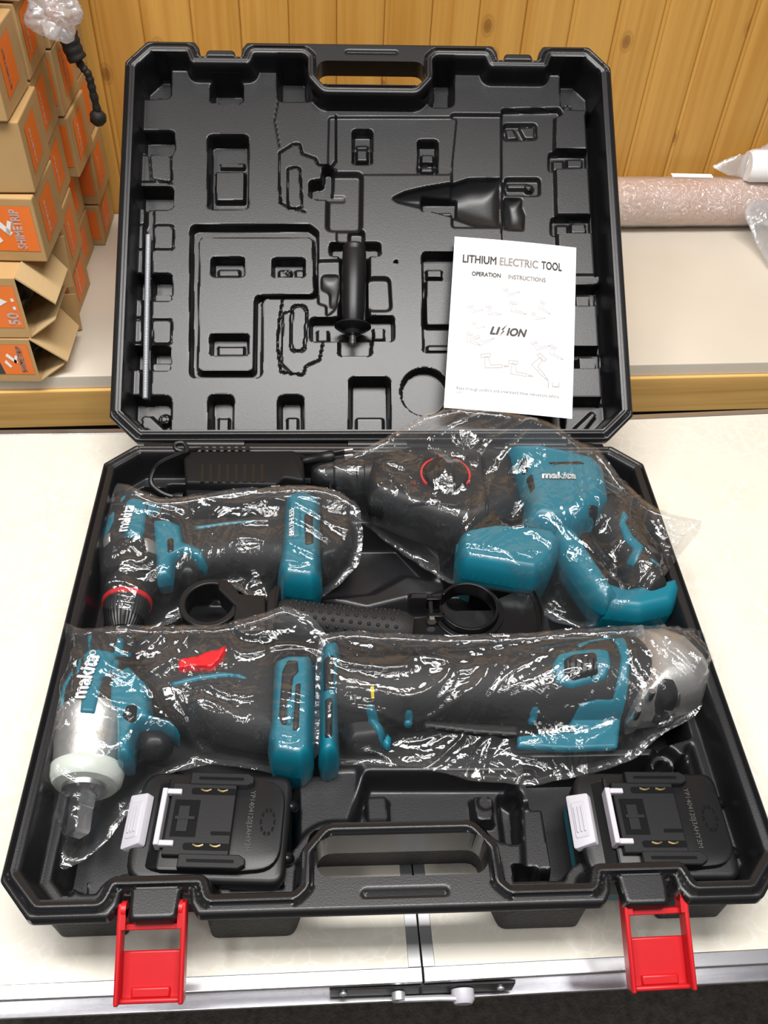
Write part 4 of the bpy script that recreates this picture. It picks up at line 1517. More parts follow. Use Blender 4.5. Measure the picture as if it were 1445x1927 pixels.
pxd(t, 'foot_inset', [(608, 1232), (630, 1226), (628, 1290), (608, 1296)], ZG + .034, 'tool_black', lift=.0014)
pxd(t, 'foot_inset', [(611, 1310), (626, 1306), (626, 1380), (611, 1386)], ZG + .034, 'tool_black', lift=.0014)
t.pillow('tail_block', PP([(640, 1350), (690, 1345), (735, 1380), (720, 1412), (650, 1420)], ZG - .012), ZG - .016, 0.020, 0.030, 0.010, 'tool_black', r=.006)
pxd(t, 'tail_flash', [(686, 1340), (700, 1334), (738, 1378), (734, 1398), (724, 1392)], ZG + .01, 'teal', lift=.003, zfall=ZG)
ZT = ZG + .034
tl = pxd(t, 'teal_collar', [(1156, 1192), (1178, 1190), (1184, 1240), (1186, 1310), (1180, 1368), (1086, 1372), (985, 1366), (986, 1346), (1050, 1338), (1086, 1322), (1100, 1304), (1130, 1300), (1160, 1300), (1168, 1240)], ZT, 'teal', lift=.0018, keep=True)
makita(t, P(1022, 1356, ZT - .008), P(1092, 1350, ZT - .008), 0.010, parent=tl, width=0.031)
pxd(t, 'teal_edge', [(1084, 1212), (1110, 1200), (1150, 1190), (1156, 1196), (1112, 1206), (1090, 1222)], ZT - .004, 'teal', lift=.0016)
sw = pxd(t, 'switch_frame', [(1040, 1246), (1052, 1226), (1080, 1220), (1128, 1218), (1146, 1222), (1150, 1250), (1142, 1272), (1080, 1284), (1050, 1276)], ZT + .002, 'teal', lift=.0022, r=.004, keep=True)
sl = pxd(t, 'switch_slider', [(1062, 1238), (1080, 1230), (1122, 1228), (1128, 1264), (1082, 1272), (1064, 1264)], ZT + .004, 'satin_black', lift=.0045, r=.003, keep=True, parent=sw)
for k in range(5):
    x = 1072 + k * 11
    pxd(t, 'slider_rib', [(x, 1236), (x + 4, 1236), (x + 4, 1264), (x, 1264)], ZT + .008, 'gloss_black', lift=.0018, r=.0004, parent=sw, cell=.0009, rnd=.0008)
for x, y in ((772, 1326), (1012, 1322)):
    c = P(x, y, ZG + .02)
    pxd(t, 'screw_boss', [(x - 9, y), (x - 5, y - 7), (x + 5, y - 7), (x + 9, y), (x + 5, y + 7), (x - 5, y + 7)], ZG + .026, 'teal', lift=.002, r=.002)
pxd(t, 'yellow_dot', [(697, 1288), (704, 1288), (705, 1306), (699, 1306)], ZG + .028, mk('yellow_print', (0.75, 0.55, 0.02), 0.5), lift=.0012, r=.001)
pxd(t, 'side_stripe', [(800, 1334), (980, 1344), (984, 1364), (900, 1358), (800, 1346)], ZG + .02, 'tool_black', lift=.0014)

# ================================================================== charger with its lead, upper left
ZC = 0.088
t = CH = Tool('battery_charger', (-0.135, -0.035, 0.03), 'black battery charger with vent slots behind the drill', 'charger')
top = PP([(356, 848), (552, 846), (566, 856), (572, 870), (574, 905), (535, 898), (520, 912), (348, 908), (345, 862)], ZC)
bd = t.part(MB().prism(fillet(top, .004), 0.036, ZC, 0.003), 'body', 'charger_black')
low = PP([(348, 912), (520, 914), (536, 900), (576, 905), (574, 938), (352, 942)], ZC - .012)
t.part(MB().prism(fillet(low, .004), 0.036, ZC - .010, 0.003), 'front_step', 'charger_black')
for k in range(8):
    x = 378 + k * 16
    t.part(MB().prism(PP([(x, 875), (x + 6, 875), (x + 6, 904), (x, 904)], ZC), ZC - .002, ZC + .0006), 'vent_slot', 'gloss_black', parent=bd, keep=False, smooth=0)
    t.part(MB().prism(PP([(x - 1, 897), (x + 7, 897), (x + 7, 908), (x - 1, 908)], ZC), ZC - .002, ZC + .0009), 'vent_lip', 'satin_black', parent=bd, keep=False, smooth=0)
for k in range(7):
    x = 378 + k * 14
    t.part(MB().prism(PP([(x, 838), (x + 7, 838), (x + 7, 848), (x, 848)], ZC), ZC - .010, ZC + .0006), 'rear_fin', 'satin_black', parent=bd, keep=False, smooth=0)


def curve_pts(cp, n=10):
    out = []
    cp = [Vector(c) for c in cp]
    for i in range(len(cp) - 1):
        p0 = cp[max(i - 1, 0)]
        p1 = cp[i]
        p2 = cp[i + 1]
        p3 = cp[min(i + 2, len(cp) - 1)]
        for k in range(n):
            u = k / n
            out.append(0.5 * ((2 * p1) + (p2 - p0) * u + (2 * p0 - 5 * p1 + 4 * p2 - p3) * u * u + (3 * p1 - p0 - 3 * p2 + p3) * u ** 3))
    out.append(cp[-1])
    return out


cab = [P(343, 934, .066), P(322, 934, .066), P(300, 925, .07), P(284, 908, .075), P(290, 884, .082), P(306, 868, .088), P(338, 854, .090), P(352, 848, .092), P(345, 834, .094), P(330, 836, .094),
       P(332, 846, .092), P(352, 850, .088), P(380, 846, .078), P(460, 844, .070), P(560, 858, .078), P(576, 868, .082)]
t.part(MB().tube(curve_pts(cab, 8), 0.0024, 8), 'power_lead', 'satin_black', keep=False)
t.part(MB().lathe([(0, .0030), (.5, .0042), (1, .0042)], P(326, 934, .066), P(345, 935, .066), 12), 'strain_relief', 'satin_black', keep=False)
pg = t.part(MB().lathe([(0, .0030), (.12, .0042), (.55, .0048), (.6, .0062), (.92, .0064), (1, .0050)], P(570, 868, .084), P(630, 858, .088), 14), 'plug', 'satin_black', keep=False)
for dz in (-.0022, .0050):
    p0 = P(628, 858, .088) + Vector((0, 0, dz))
    p1 = P(648, 855, .089) + Vector((0, 0, dz))
    p2 = P(664, 853, .090) + Vector((0, 0, dz))
    pn = t.part(MB().tube([p0, p1], .0021, 10), 'plug_pin', 'satin_black', keep=False, parent=pg)
    t.part(MB().tube([p1, p2], .0019, 10), 'pin_tip', 'steel', keep=False, parent=pg)


# ================================================================== batteries
def battery(cx, cy, rot, label):
    """local: x right (length), y up the picture, z up; top face at h"""
    w, d, h = 0.1120, 0.0720, 0.0530
    M = Matrix.Translation((cx, cy, 0.0190)) @ Matrix.Rotation(rot, 4, 'Z') @ Matrix.Diagonal((1, 1.14, 1, 1))
    t = Tool('battery_pack', (cx, cy, 0.0190), label, 'battery', 'slide in battery packs in the front wells')
    body = fillet([(-w / 2, -d / 2, .016), (w / 2, -d / 2, .010), (w / 2, d / 2, .010), (-w / 2, d / 2, .016)], .012, 5)
    bd = t.part(MB().prism(body, 0.014, h - .010, .004, 3, M), 'body', 'satin_black')
    t.part(MB().prism(inset(body, .0006), 0.0, 0.0142, 0, 1, M), 'lower_shell', 'teal')
    lab = MB().add([(0.012, -d / 2 - .0004, .004), (0.047, -d / 2 - .0004, .004), (0.047, -d / 2 - .0004, .0135), (0.012, -d / 2 - .0004, .0135)], [(0, 1, 2, 3)], M)
    TM = M @ Matrix(((1, 0, 0, 0.004), (0, 0, -1, -d / 2 - .0002), (0, 1, 0, .0085), (0, 0, 0, 1)))
    text_on('makita', .0085, 'white_print', TM, parent=t.root, shear=.22, bold=.02)
    TM = M @ Matrix(((1, 0, 0, 0.012), (0, 0, -1, -d / 2 - .0002), (0, 1, 0, .0022), (0, 0, 0, 1)))
    text_on('5.0Ah', .0065, 'white_print', TM, parent=t.root, bold=.02)
    # raised deck with a rounded right end
    deck = fillet([(-0.034, -d / 2 + .005, .004), (0.020, -d / 2 + .005, .003), (0.052, -d / 2 + .008, .022), (0.052, d / 2 - .008, .022), (0.020, d / 2 - .005, .003), (-0.034, d / 2 - .005, .004)], .004, 6)
    dk = t.part(MB().prism(deck, h - .012, h - .0042, .0015, 2, M), 'deck', 'satin_black')
    # sloped shoulder on the left
    sh_ = MB().add([(-0.054, -d / 2 + .008, h - .014), (-0.030, -d / 2 + .005, h - .006), (-0.030, d / 2 - .005, h - .006), (-0.054, d / 2 - .008, h - .014),
                    (-0.054, -d / 2 + .008, h - .020), (-0.030, -d / 2 + .005, h - .020), (-0.030, d / 2 - .005, h - .020), (-0.054, d / 2 - .008, h - .020)],
                   [(0, 1, 2, 3), (7, 6, 5, 4), (0, 4, 5, 1), (1, 5, 6, 2), (2, 6, 7, 3), (3, 7, 4, 0)], M)
    t.part(sh_, 'shoulder', 'gloss_black', bevel=.003, bseg=3)
    # sliding rail block with overhanging rails
    blk = t.part(MB().prism([(-0.030, -.0235), (0.0165, -.0235), (0.0165, .0235), (-0.030, .0235)], h - .005, h + .0012, .0006, 1, M), 'terminal_block', 'satin_black', smooth=0)
    for s_ in (-1, 1):
        y0, y1 = sorted((s_ * .0225, s_ * .0310))
        t.part(MB().prism([(-0.018, y0), (0.024, y0), (0.0285, y0 + (.002 if s_ > 0 else .0025)), (0.0285, y1 - .0025), (0.024, y1), (-0.018, y1)], h - .004, h + .0018, .0006, 1, M), 'slide_rail', 'satin_black', keep=False, smooth=0)
        t.part(MB().prism(stadium(-0.012, 0.021, s_ * .0268 - .0010, s_ * .0268 + .0010, .001), h + .001, h + .0021, 0, 1, M), 'rail_groove', 'gloss_black', keep=False, smooth=0)
        y = s_ * .0180
        tr_ = t.part(MB().prism(stadium(-0.016, 0.0165, y - .0022, y + .0022, .002), h + .0008, h + .0016, 0, 1, M), 'terminal_slot', 'gloss_black', keep=False, smooth=0)
        for x in (-0.0055, 0.0065):
            mm_ = MB()
            mm_.tube([(x - .0036, y + .0010, h + .0018), (x - .001, y - .0002, h + .0024), (x + .001, y - .0002, h + .0024), (x + .0036, y + .0010, h + .0018)], .0008, 6, M=M)
            t.part(mm_, 'contact', 'brass', keep=False, parent=tr_)
    t.part(MB().prism(stadium(0.002, 0.0165, -.0105, -.0082, .0008), h + .0008, h + .0017, 0, 1, M), 'terminal_slot', 'gloss_black', keep=False, smooth=0)
    # catch well
    wl = t.part(MB().prism([(-0.0265, -.0120), (-0.0085, -.0120), (-0.0085, .0120), (-0.0265, .0120)], h - .002, h + .0016, 0, 1, M), 'catch_well', 'gloss_black', keep=False, smooth=0)
    t.part(MB().box(-0.0245, -0.0105, -.0014, .0006, h, h + .0030, M), 'well_rib', 'satin_black', keep=False, smooth=0, parent=wl)
    t.part(MB().box(-0.0225, -0.0150, -.0090, .0075, h, h + .0026, M), 'well_rib', 'satin_black', keep=False, smooth=0, parent=wl)
    # white hook bar
    hk = MB()
    hk.box(-0.0365, -0.0325, -.0185, .0185, h - .006, h + .0050, M)
    hook = t.part(hk, 'catch_hook', 'white_plastic', keep=False, bevel=.0008)
    for s_ in (-1, 1):
        y0, y1 = sorted((s_ * .0150, s_ * .0185))
        t.part(MB().box(-0.0335, -0.0225, y0, y1, h - .001, h + .0040, M), 'hook_arm', 'white_plastic', keep=False, bevel=.0008, parent=hook)
    # white release button on the sloped left end
    BM = M @ Matrix.Translation((-0.0535, 0.0015, h - .0105)) @ Matrix.Rotation(math.radians(-32), 4, 'Y')
    bt = t.part(MB().prism(fillet([(-.0085, -.0180), (.0085, -.0165), (.0085, .0165), (-.0085, .0180)], .0018), -.003, .0035, .0008, 2, BM), 'release_button', 'white_plastic', keep=False)
    t.part(MB().prism(stadium(-.0055, .0055, -.0120, .0120, .002), .0030, .0042, .0005, 1, BM), 'button_panel', 'white_plastic', keep=False, parent=bt)
    for k in range(3):
        t.part(MB().box(-.0035 + k * .0028, -.0022 + k * .0028, -.0085, .0085, .0038, .0054, BM), 'button_rib', 'white_plastic', keep=False, parent=bt, bevel=.0003)
    # charge window ring
    for k in range(10):
        an = k * 2 * math.pi / 10
        c0 = (0.0410, 0.001)
        q_ = [(c0[0] + r_ * math.cos(an + da) * .62, c0[1] + r_ * math.sin(an + da)) for r_, da in ((.0068, -.2), (.0092, -.2), (.0092, .2), (.0068, .2))]
        t.part(MB().prism(q_, h - .005, h - .0038, 0, 1, M), 'vent_mark', 'gloss_black', keep=False, smooth=0, parent=dk)
    TM = M @ Matrix.Translation((0.0265, 0.0215, h - .0040)) @ Matrix.Rotation(-math.pi / 2, 4, 'Z')
    text_on('YP1404120J3AHY3M', .0052, 'faint_print', TM, parent=dk, width=.040)
    # bumpers on the right end
    for y in (-.017, .017):
        m_ = MB().lathe([(0, .0052), (.5, .0048), (.8, .0034), (1, .001)], M @ Vector((w / 2 - .001, y, h - .018)), M @ Vector((w / 2 + .0055, y, h - .018)), 16)
        t.part(m_, 'bumper', 'gloss_black', keep=False)
    return t


pA = P(395, 1542, 0.072)
battery(pA.x, pA.y, math.radians(-3.0), 'black battery pack with white catch at the left of the front handle')
pB = P(1237, 1538, 0.072)
battery(pB.x, pB.y, math.radians(-1.5), 'black battery pack with white catch at the right end of the case')

# ================================================================== side handle with clamp ring (middle of the base)
ZS = 0.060
t = SHD = Tool('side_handle', (-0.10, -0.19, 0.03), 'black side handle with open clamp ring and dotted grip in the base', 'handle')
rc = P(396, 1146, ZS)
R0, R1 = 0.0205, 0.0265
n = 44
m = MB()
vv = []
for z in (ZS - .013, ZS + .010):
    for k in range(n):
        an = 2 * math.pi * k / n
        for r_ in (R0, R1):
            vv.append((rc.x + r_ * math.cos(an), rc.y + r_ * math.sin(an), z))
ff = []
for k in range(n):
    k2 = (k + 1) % n
    o2 = 2 * n
    ff += [(2 * k, 2 * k2, o2 + 2 * k2, o2 + 2 * k), (2 * k + 1, o2 + 2 * k + 1, o2 + 2 * k2 + 1, 2 * k2 + 1),
           (o2 + 2 * k, o2 + 2 * k2, o2 + 2 * k2 + 1, o2 + 2 * k + 1), (2 * k, 2 * k + 1, 2 * k2 + 1, 2 * k2)]
m.add(vv, ff)
t.part(m, 'clamp_ring', 'satin_black', bevel=.0012)
t.part(MB().prism(fillet(PP([(410, 1108), (410, 1092), (424, 1088), (440, 1102), (446, 1116), (500, 1120), (502, 1186), (448, 1190), (438, 1170), (442, 1140)], ZS + .012), .003), ZS - .012, ZS + .012, .002), 'clamp_block', 'satin_black')
t.part(MB().prism(fillet(PP([(502, 1118), (520, 1098), (528, 1104), (520, 1150), (516, 1196), (500, 1194)], ZS + .016), .003), ZS - .016, ZS + .016, .002), 'guard_flange', 'satin_black')
t.part(MB().prism(fillet(PP([(330, 1175), (352, 1170), (372, 1186), (440, 1188), (440, 1204), (350, 1204)], ZS + .004), .003), ZS - .012, ZS + .004, .002), 'depth_gauge_lug', 'satin_black')
a = P(520, 1160, ZS)
b = P(776, 1192, ZS)
LN_ = (b - a).length
gp_prof = [(0, 12), (3, 15), (8, 16), (40, 15.5), (80, 17.5), (104, 18.5), (112, 18), (LN_ * 1000, 14)]
gp = t.part(MB().lathe(pr(*gp_prof), a, b, 36), 'grip', 'rubber_black')
ax = (b - a).normalized()
e1 = ax.cross(Vector((0, 0, 1))).normalized()
e2 = e1.cross(ax)
dot = MB().lathe([(0, .0021), (.5, .0017), (.85, .0009), (1, .0002)], (0, 0, -.0006), (0, 0, .0013), 8)
dme = bpy.data.meshes.new('grip_dot')
dme.from_pydata(dot.v, [], dot.f)
dme.materials.append(MATS['rubber_black'])
dme.polygons.foreach_set('use_smooth', [True] * len(dme.polygons))
for i in range(13):
    for j in range(7):
        u = 0.012 + i * 0.0078 + (0.0039 if j % 2 else 0)
        if u > 0.106:
            continue
        an = math.radians(22 + j * 22)
        r_ = np.interp(u * 1000, [p_[0] for p_ in gp_prof], [p_[1] for p_ in gp_prof]) / 1000
        nr = e1 * math.cos(an) + e2 * math.sin(an)
        o = bpy.data.objects.new('grip_dot', dme)
        COL.objects.link(o)
        o.parent = gp
        c = a + ax * u + nr * r_
        mm_ = nr.to_track_quat('Z', 'Y').to_matrix().to_4x4()
        mm_.translation = c
        o.matrix_basis = wm(gp).inverted() @ mm_

# ================================================================== grinder wheel guard
ZW = 0.066
t = WG = Tool('wheel_guard', (0.09, -0.19, 0.04), 'glossy black half round grinder wheel guard with clamp collar', 'wheel guard')
gc = P(880, 1152, ZW)
pts = [(gc.x + 0.066 * math.cos(u), gc.y + 0.066 * math.sin(u)) for u in np.linspace(math.radians(-172), math.radians(26), 40)]
pin = [(gc.x + 0.0255 * math.cos(u), gc.y + 0.0255 * math.sin(u)) for u in np.linspace(math.radians(26), math.radians(-172), 30)]
t.part(MB().prism(pts + pin, ZW - .0012, ZW + .0008), 'guard_plate', 'gloss_black', bevel=.0005)
t.part(arc_band(gc, .0645, .0665, math.radians(-172), math.radians(26), ZW - .022, ZW + .006, 40), 'guard_rim', 'gloss_black', bevel=.0006)
t.part(arc_band(gc, .0605, .0622, math.radians(-150), math.radians(24), ZW, ZW + .0022, 40), 'rim_bead', 'gloss_black', bevel=.0006)
t.part(arc_band(gc, .0235, .0262, math.radians(-180), math.radians(150), ZW - .006, ZW + .010, 44), 'clamp_collar', 'gloss_black', bevel=.0006)
t.part(arc_band(gc, .0262, .0315, math.radians(-170), math.radians(60), ZW - .001, ZW + .0030, 44), 'collar_step', 'gloss_black', bevel=.001)
k0 = P(808, 1130, ZW + .006)
k1 = P(814, 1162, ZW + .006)
t.part(MB().box(k0.x - .003, k0.x + .010, k0.y - .002, k0.y + .002, ZW - .004, ZW + .010), 'clamp_ear', 'gloss_black', bevel=.0006)
t.part(MB().box(k1.x - .004, k1.x + .010, k1.y - .002, k1.y + .002, ZW - .004, ZW + .010), 'clamp_ear', 'gloss_black', bevel=.0006)
t.part(MB().tube([k0 + Vector((.001, .006, 0)), k1 + Vector((-.001, -.004, 0))], .0022, 12), 'clamp_screw', 'satin_black')
t.part(MB().lathe([(0, .0042), (1, .0042)], k1 + Vector((-.001, -.001, 0)), k1 + Vector((-.001, -.005, 0)), 6), 'clamp_nut', 'steel', smooth=20)

# ================================================================== things lying in the lid
def lidM(px, py, dep, rot=0.0):
    a_, s_ = L(px, py, dep)
    return LM @ Matrix.Translation((a_, s_, -dep)) @ Matrix.Rotation(rot, 4, 'Z')


# side handle (black, in the lid)
M = lidM(667, 470, 0.020)
h0 = L(667, 462, 0.020)
h1 = L(663, 655, 0.020)
hl = math.hypot(h1[0] - h0[0], h1[1] - h0[1])
hang = math.atan2(h0[0] - h1[0], h1[1] - h0[1])
hM = LM @ Matrix.Translation((h0[0], h0[1], -0.020)) @ Matrix.Rotation(math.atan2(h1[1] - h0[1], h1[0] - h0[0]), 4, 'Z')
root = empty('auxiliary_handle', (0, 0, 0), 'plain black cylindrical handle with threaded stud in the lid', 'handle')
root.matrix_basis = hM


def hp(*q_):
    return [(x / 1000, r / 1000) for x, r in q_]


MB().lathe(hp((0, 9), (1, 12.5), (4, 13.3), (7, 12.2), (9, 12.9), (45, 13.4), (70, 12.6), (88, 11.2), (90, 10.5)), (0, 0, 0), (1, 0, 0), 36, length=1).build('grip', 'satin_black', root, local=hM)
MB().lathe(hp((88, 10.5), (90, 14), (92.5, 19.5), (94, 19.8), (96, 17), (99, 10), (103, 8), (104, 5)), (0, 0, 0), (1, 0, 0), 40, length=1).build('flange', 'satin_black', root, local=hM)
thr = [(103, 3.6)]
x = 103.5
while x < 114:
    thr += [(x, 3.9), (x + .6, 3.3)]
    x += 1.2
MB().lathe(hp(*thr, (114.5, 2.6)), (0, 0, 0), (1, 0, 0), 20, length=1).build('threaded_stud', 'steel', root, local=hM, smooth=25)
# threaded rod
r0 = L(279, 441, 0.026)
r1 = L(273, 750, 0.026)
rl = math.hypot(r1[0] - r0[0], r1[1] - r0[1])
rM = LM @ Matrix.Translation((r0[0], r0[1], -0.027)) @ Matrix.Rotation(math.atan2(r1[1] - r0[1], r1[0] - r0[0]), 4, 'Z')
thr = [(0, .0022), (.0008, .0030)]
x = .0016
while x < rl - .001:
    thr += [(x, .0033), (x + .0009, .0026)]
    x += .0018
thr += [(rl, .0024)]
rod = MB().lathe(thr, (0, 0, 0), (1, 0, 0), 14, length=1).build('threaded_rod', 'zinc', None, local=rM, smooth=25)
tag(rod, 'long thin zinc plated threaded rod clipped along the left of the lid', 'rod')
# booklet
bk = [L(856, 443, 0.012), L(1083, 466, 0.012), L(1078, 786, -0.004), L(835, 767, -0.004)]
o3 = [LM @ Vector((bk[0][0], bk[0][1], -.012)), LM @ Vector((bk[1][0], bk[1][1], -.012)), LM @ Vector((bk[2][0], bk[2][1], .004)), LM @ Vector((bk[3][0], bk[3][1], .004))]
ex = ((o3[1] - o3[0]) + (o3[2] - o3[3])).normalized()
ey = ((o3[0] - o3[3]) + (o3[1] - o3[2]))
ey = (ey - ex * ey.dot(ex)).normalized()
ez = ex.cross(ey)
BW = ((o3[1] - o3[0]).length + (o3[2] - o3[3]).length) / 2
BH = ((o3[0] - o3[3]).length + (o3[1] - o3[2]).length) / 2
BM = Matrix(((ex.x, ey.x, ez.x, o3[3].x), (ex.y, ey.y, ez.y, o3[3].y), (ex.z, ey.z, ez.z, o3[3].z), (0, 0, 0, 1)))
root = empty('instruction_booklet', (0, 0, 0), 'white instruction booklet leaning in the lid', 'booklet')
root.matrix_basis = BM


def bow(x, y):
    return 0.0016 * math.sin(math.pi * x / BW) + 0.0012 * math.sin(math.pi * y / BH)


def sheet(name, z, mat, shrink=0.0, th=0.0004):
    nx, ny = 12, 14
    v = []
    for zz in (z - th, z):
        for j in range(ny + 1):
            for i in range(nx + 1):
                x = shrink + (BW - 2 * shrink) * i / nx
                y = shrink + (BH - 2 * shrink) * j / ny
                v.append((x, y, zz + bow(x, y)))
    f = []
    N_ = (nx + 1) * (ny + 1)
    for j in range(ny):
        for i in range(nx):
            k = j * (nx + 1) + i
            f.append((N_ + k, N_ + k + 1, N_ + k + nx + 2, N_ + k + nx + 1))
            f.append((k, k + nx + 1, k + nx + 2, k + 1))
    for i in range(nx):
        f.append((i, i + 1, N_ + i + 1, N_ + i))
        k = ny * (nx + 1) + i
        f.append((k + 1, k, N_ + k, N_ + k + 1))
    for j in range(ny):
        k = j * (nx + 1)
        f.append((k + nx + 1, k, N_ + k, N_ + k + nx + 1))
        k += nx
        f.append((k, k + nx + 1, N_ + k + nx + 1, N_ + k))
    return mesh_obj(name, v, f, mat, root, 40, local=BM)


sheet('cover', 0.0, 'paper')
sheet('page_block', -0.0005, 'paper', 0.0008, 0.0016)


def bk_text(body, u, v, size, mat, width=None, shear=0, bold=0, spacing=1.0, slope=0.0):
    """u,v fractions of the cover (from its lower left)"""
    V, F = text_mesh(body, size, shear, bold, spacing, width)
    pts = [(u * BW + x, v * BH + y + slope * x) for x, y in V]
    return mesh_obj('print', [(x, y, 0.00025 + bow(x, y)) for x, y in pts], F, mat, root, 0, local=BM)


bk_text('LITHIUM', .075, .845, .0135, 'cover_print', width=BW * .275, bold=.036)
bk_text('ELECTRIC', .375, .845, .0135, 'cover_print_pale', width=BW * .315, bold=.036)
bk_text('TOOL', .715, .845, .0135, 'cover_print', width=BW * .17, bold=.036)
bk_text('OPERATION', .155, .768, .0072, 'cover_print', width=BW * .235, bold=.04)
bk_text('INSTRUCTIONS', .450, .766, .0072, 'cover_print_pale', width=BW * .305, bold=.04)
bk_text('LI', .322, .432, .0125, 'cover_print', width=BW * .085, shear=.28, bold=.05)
bk_text('ION', .455, .432, .0125, 'cover_print', width=BW * .165, shear=.28, bold=.05)
bolt = [(.398, .420), (.442, .456), (.428, .458), (.462, .498), (.412, .462), (.428, .459)]
mesh_obj('print', [(u * BW, v * BH, 0.00025 + bow(u * BW, v * BH)) for u, v in bolt], [(0, 1, 2, 3, 4, 5)], 'cover_print', root, 0, local=BM)
bk_text('Read through carefully and understand these instructions before', .09, .105, .0050, 'cover_print', width=BW * .80)
bk_text('use.', .09, .085, .0048, 'cover_print_pale')


def sketch(u, v, k, ang, mat='sketch_print'):
    """small faint line drawing of a tool"""
    shape = [[(0, 0), (.055, 0), (.055, .012), (.02, .012), (.012, .04), (0, .04)], [(.058, .002), (.075, .004), (.075, .008), (.058, .01)], [(-.012, .034), (.02, .036), (.02, .05), (-.012, .048)]]
    for s_ in shape:
        q_ = []
        n_ = len(s_)
        inner = inset(s_ if area2(s_) > 0 else s_[::-1], .0028)
        outer = s_ if area2(s_) > 0 else s_[::-1]
        pts = []
        for x, y in outer + inner:
            x, y = x * k, y * k
            X_ = x * math.cos(ang) - y * math.sin(ang)
            Y_ = x * math.sin(ang) + y * math.cos(ang)
            x2, y2 = u * BW + X_, v * BH + Y_
            pts.append((x2, y2, 0.00025 + bow(x2, y2)))
        mesh_obj('print', pts, [(i, (i + 1) % n_, n_ + (i + 1) % n_, n_ + i) for i in range(n_)], mat, root, 0, local=BM)


for u, v, k, an in ((.17, .545, .18, .3), (.30, .545, .20, 0), (.45, .66, .20, .4), (.48, .575, .24, -.2), (.70, .61, .20, -.5), (.67, .535, .18, .2),
                    (.20, .455, .16, .2), (.14, .38, .22, -.3), (.25, .36, .24, .5), (.30, .235, .34, .1), (.50, .215, .32, -.1), (.66, .28, .34, -.8), (.70, .36, .22, .4), (.80, .35, .22, -.4)):
    sketch(u, v, k, an)
for (u0, u1, v0, v1) in ((.80, .806, .155, .19), (.835, .84, .165, .19), (.84, .885, .165, .170), (.885, .89, .165, .195)):
    mesh_obj('print', [(u * BW, v * BH, 0.00025 + bow(u * BW, v * BH)) for u, v in ((u0, v0), (u1, v0), (u1, v1), (u0, v1))], [(0, 1, 2, 3)], 'cover_print_pale', root, 0, local=BM)

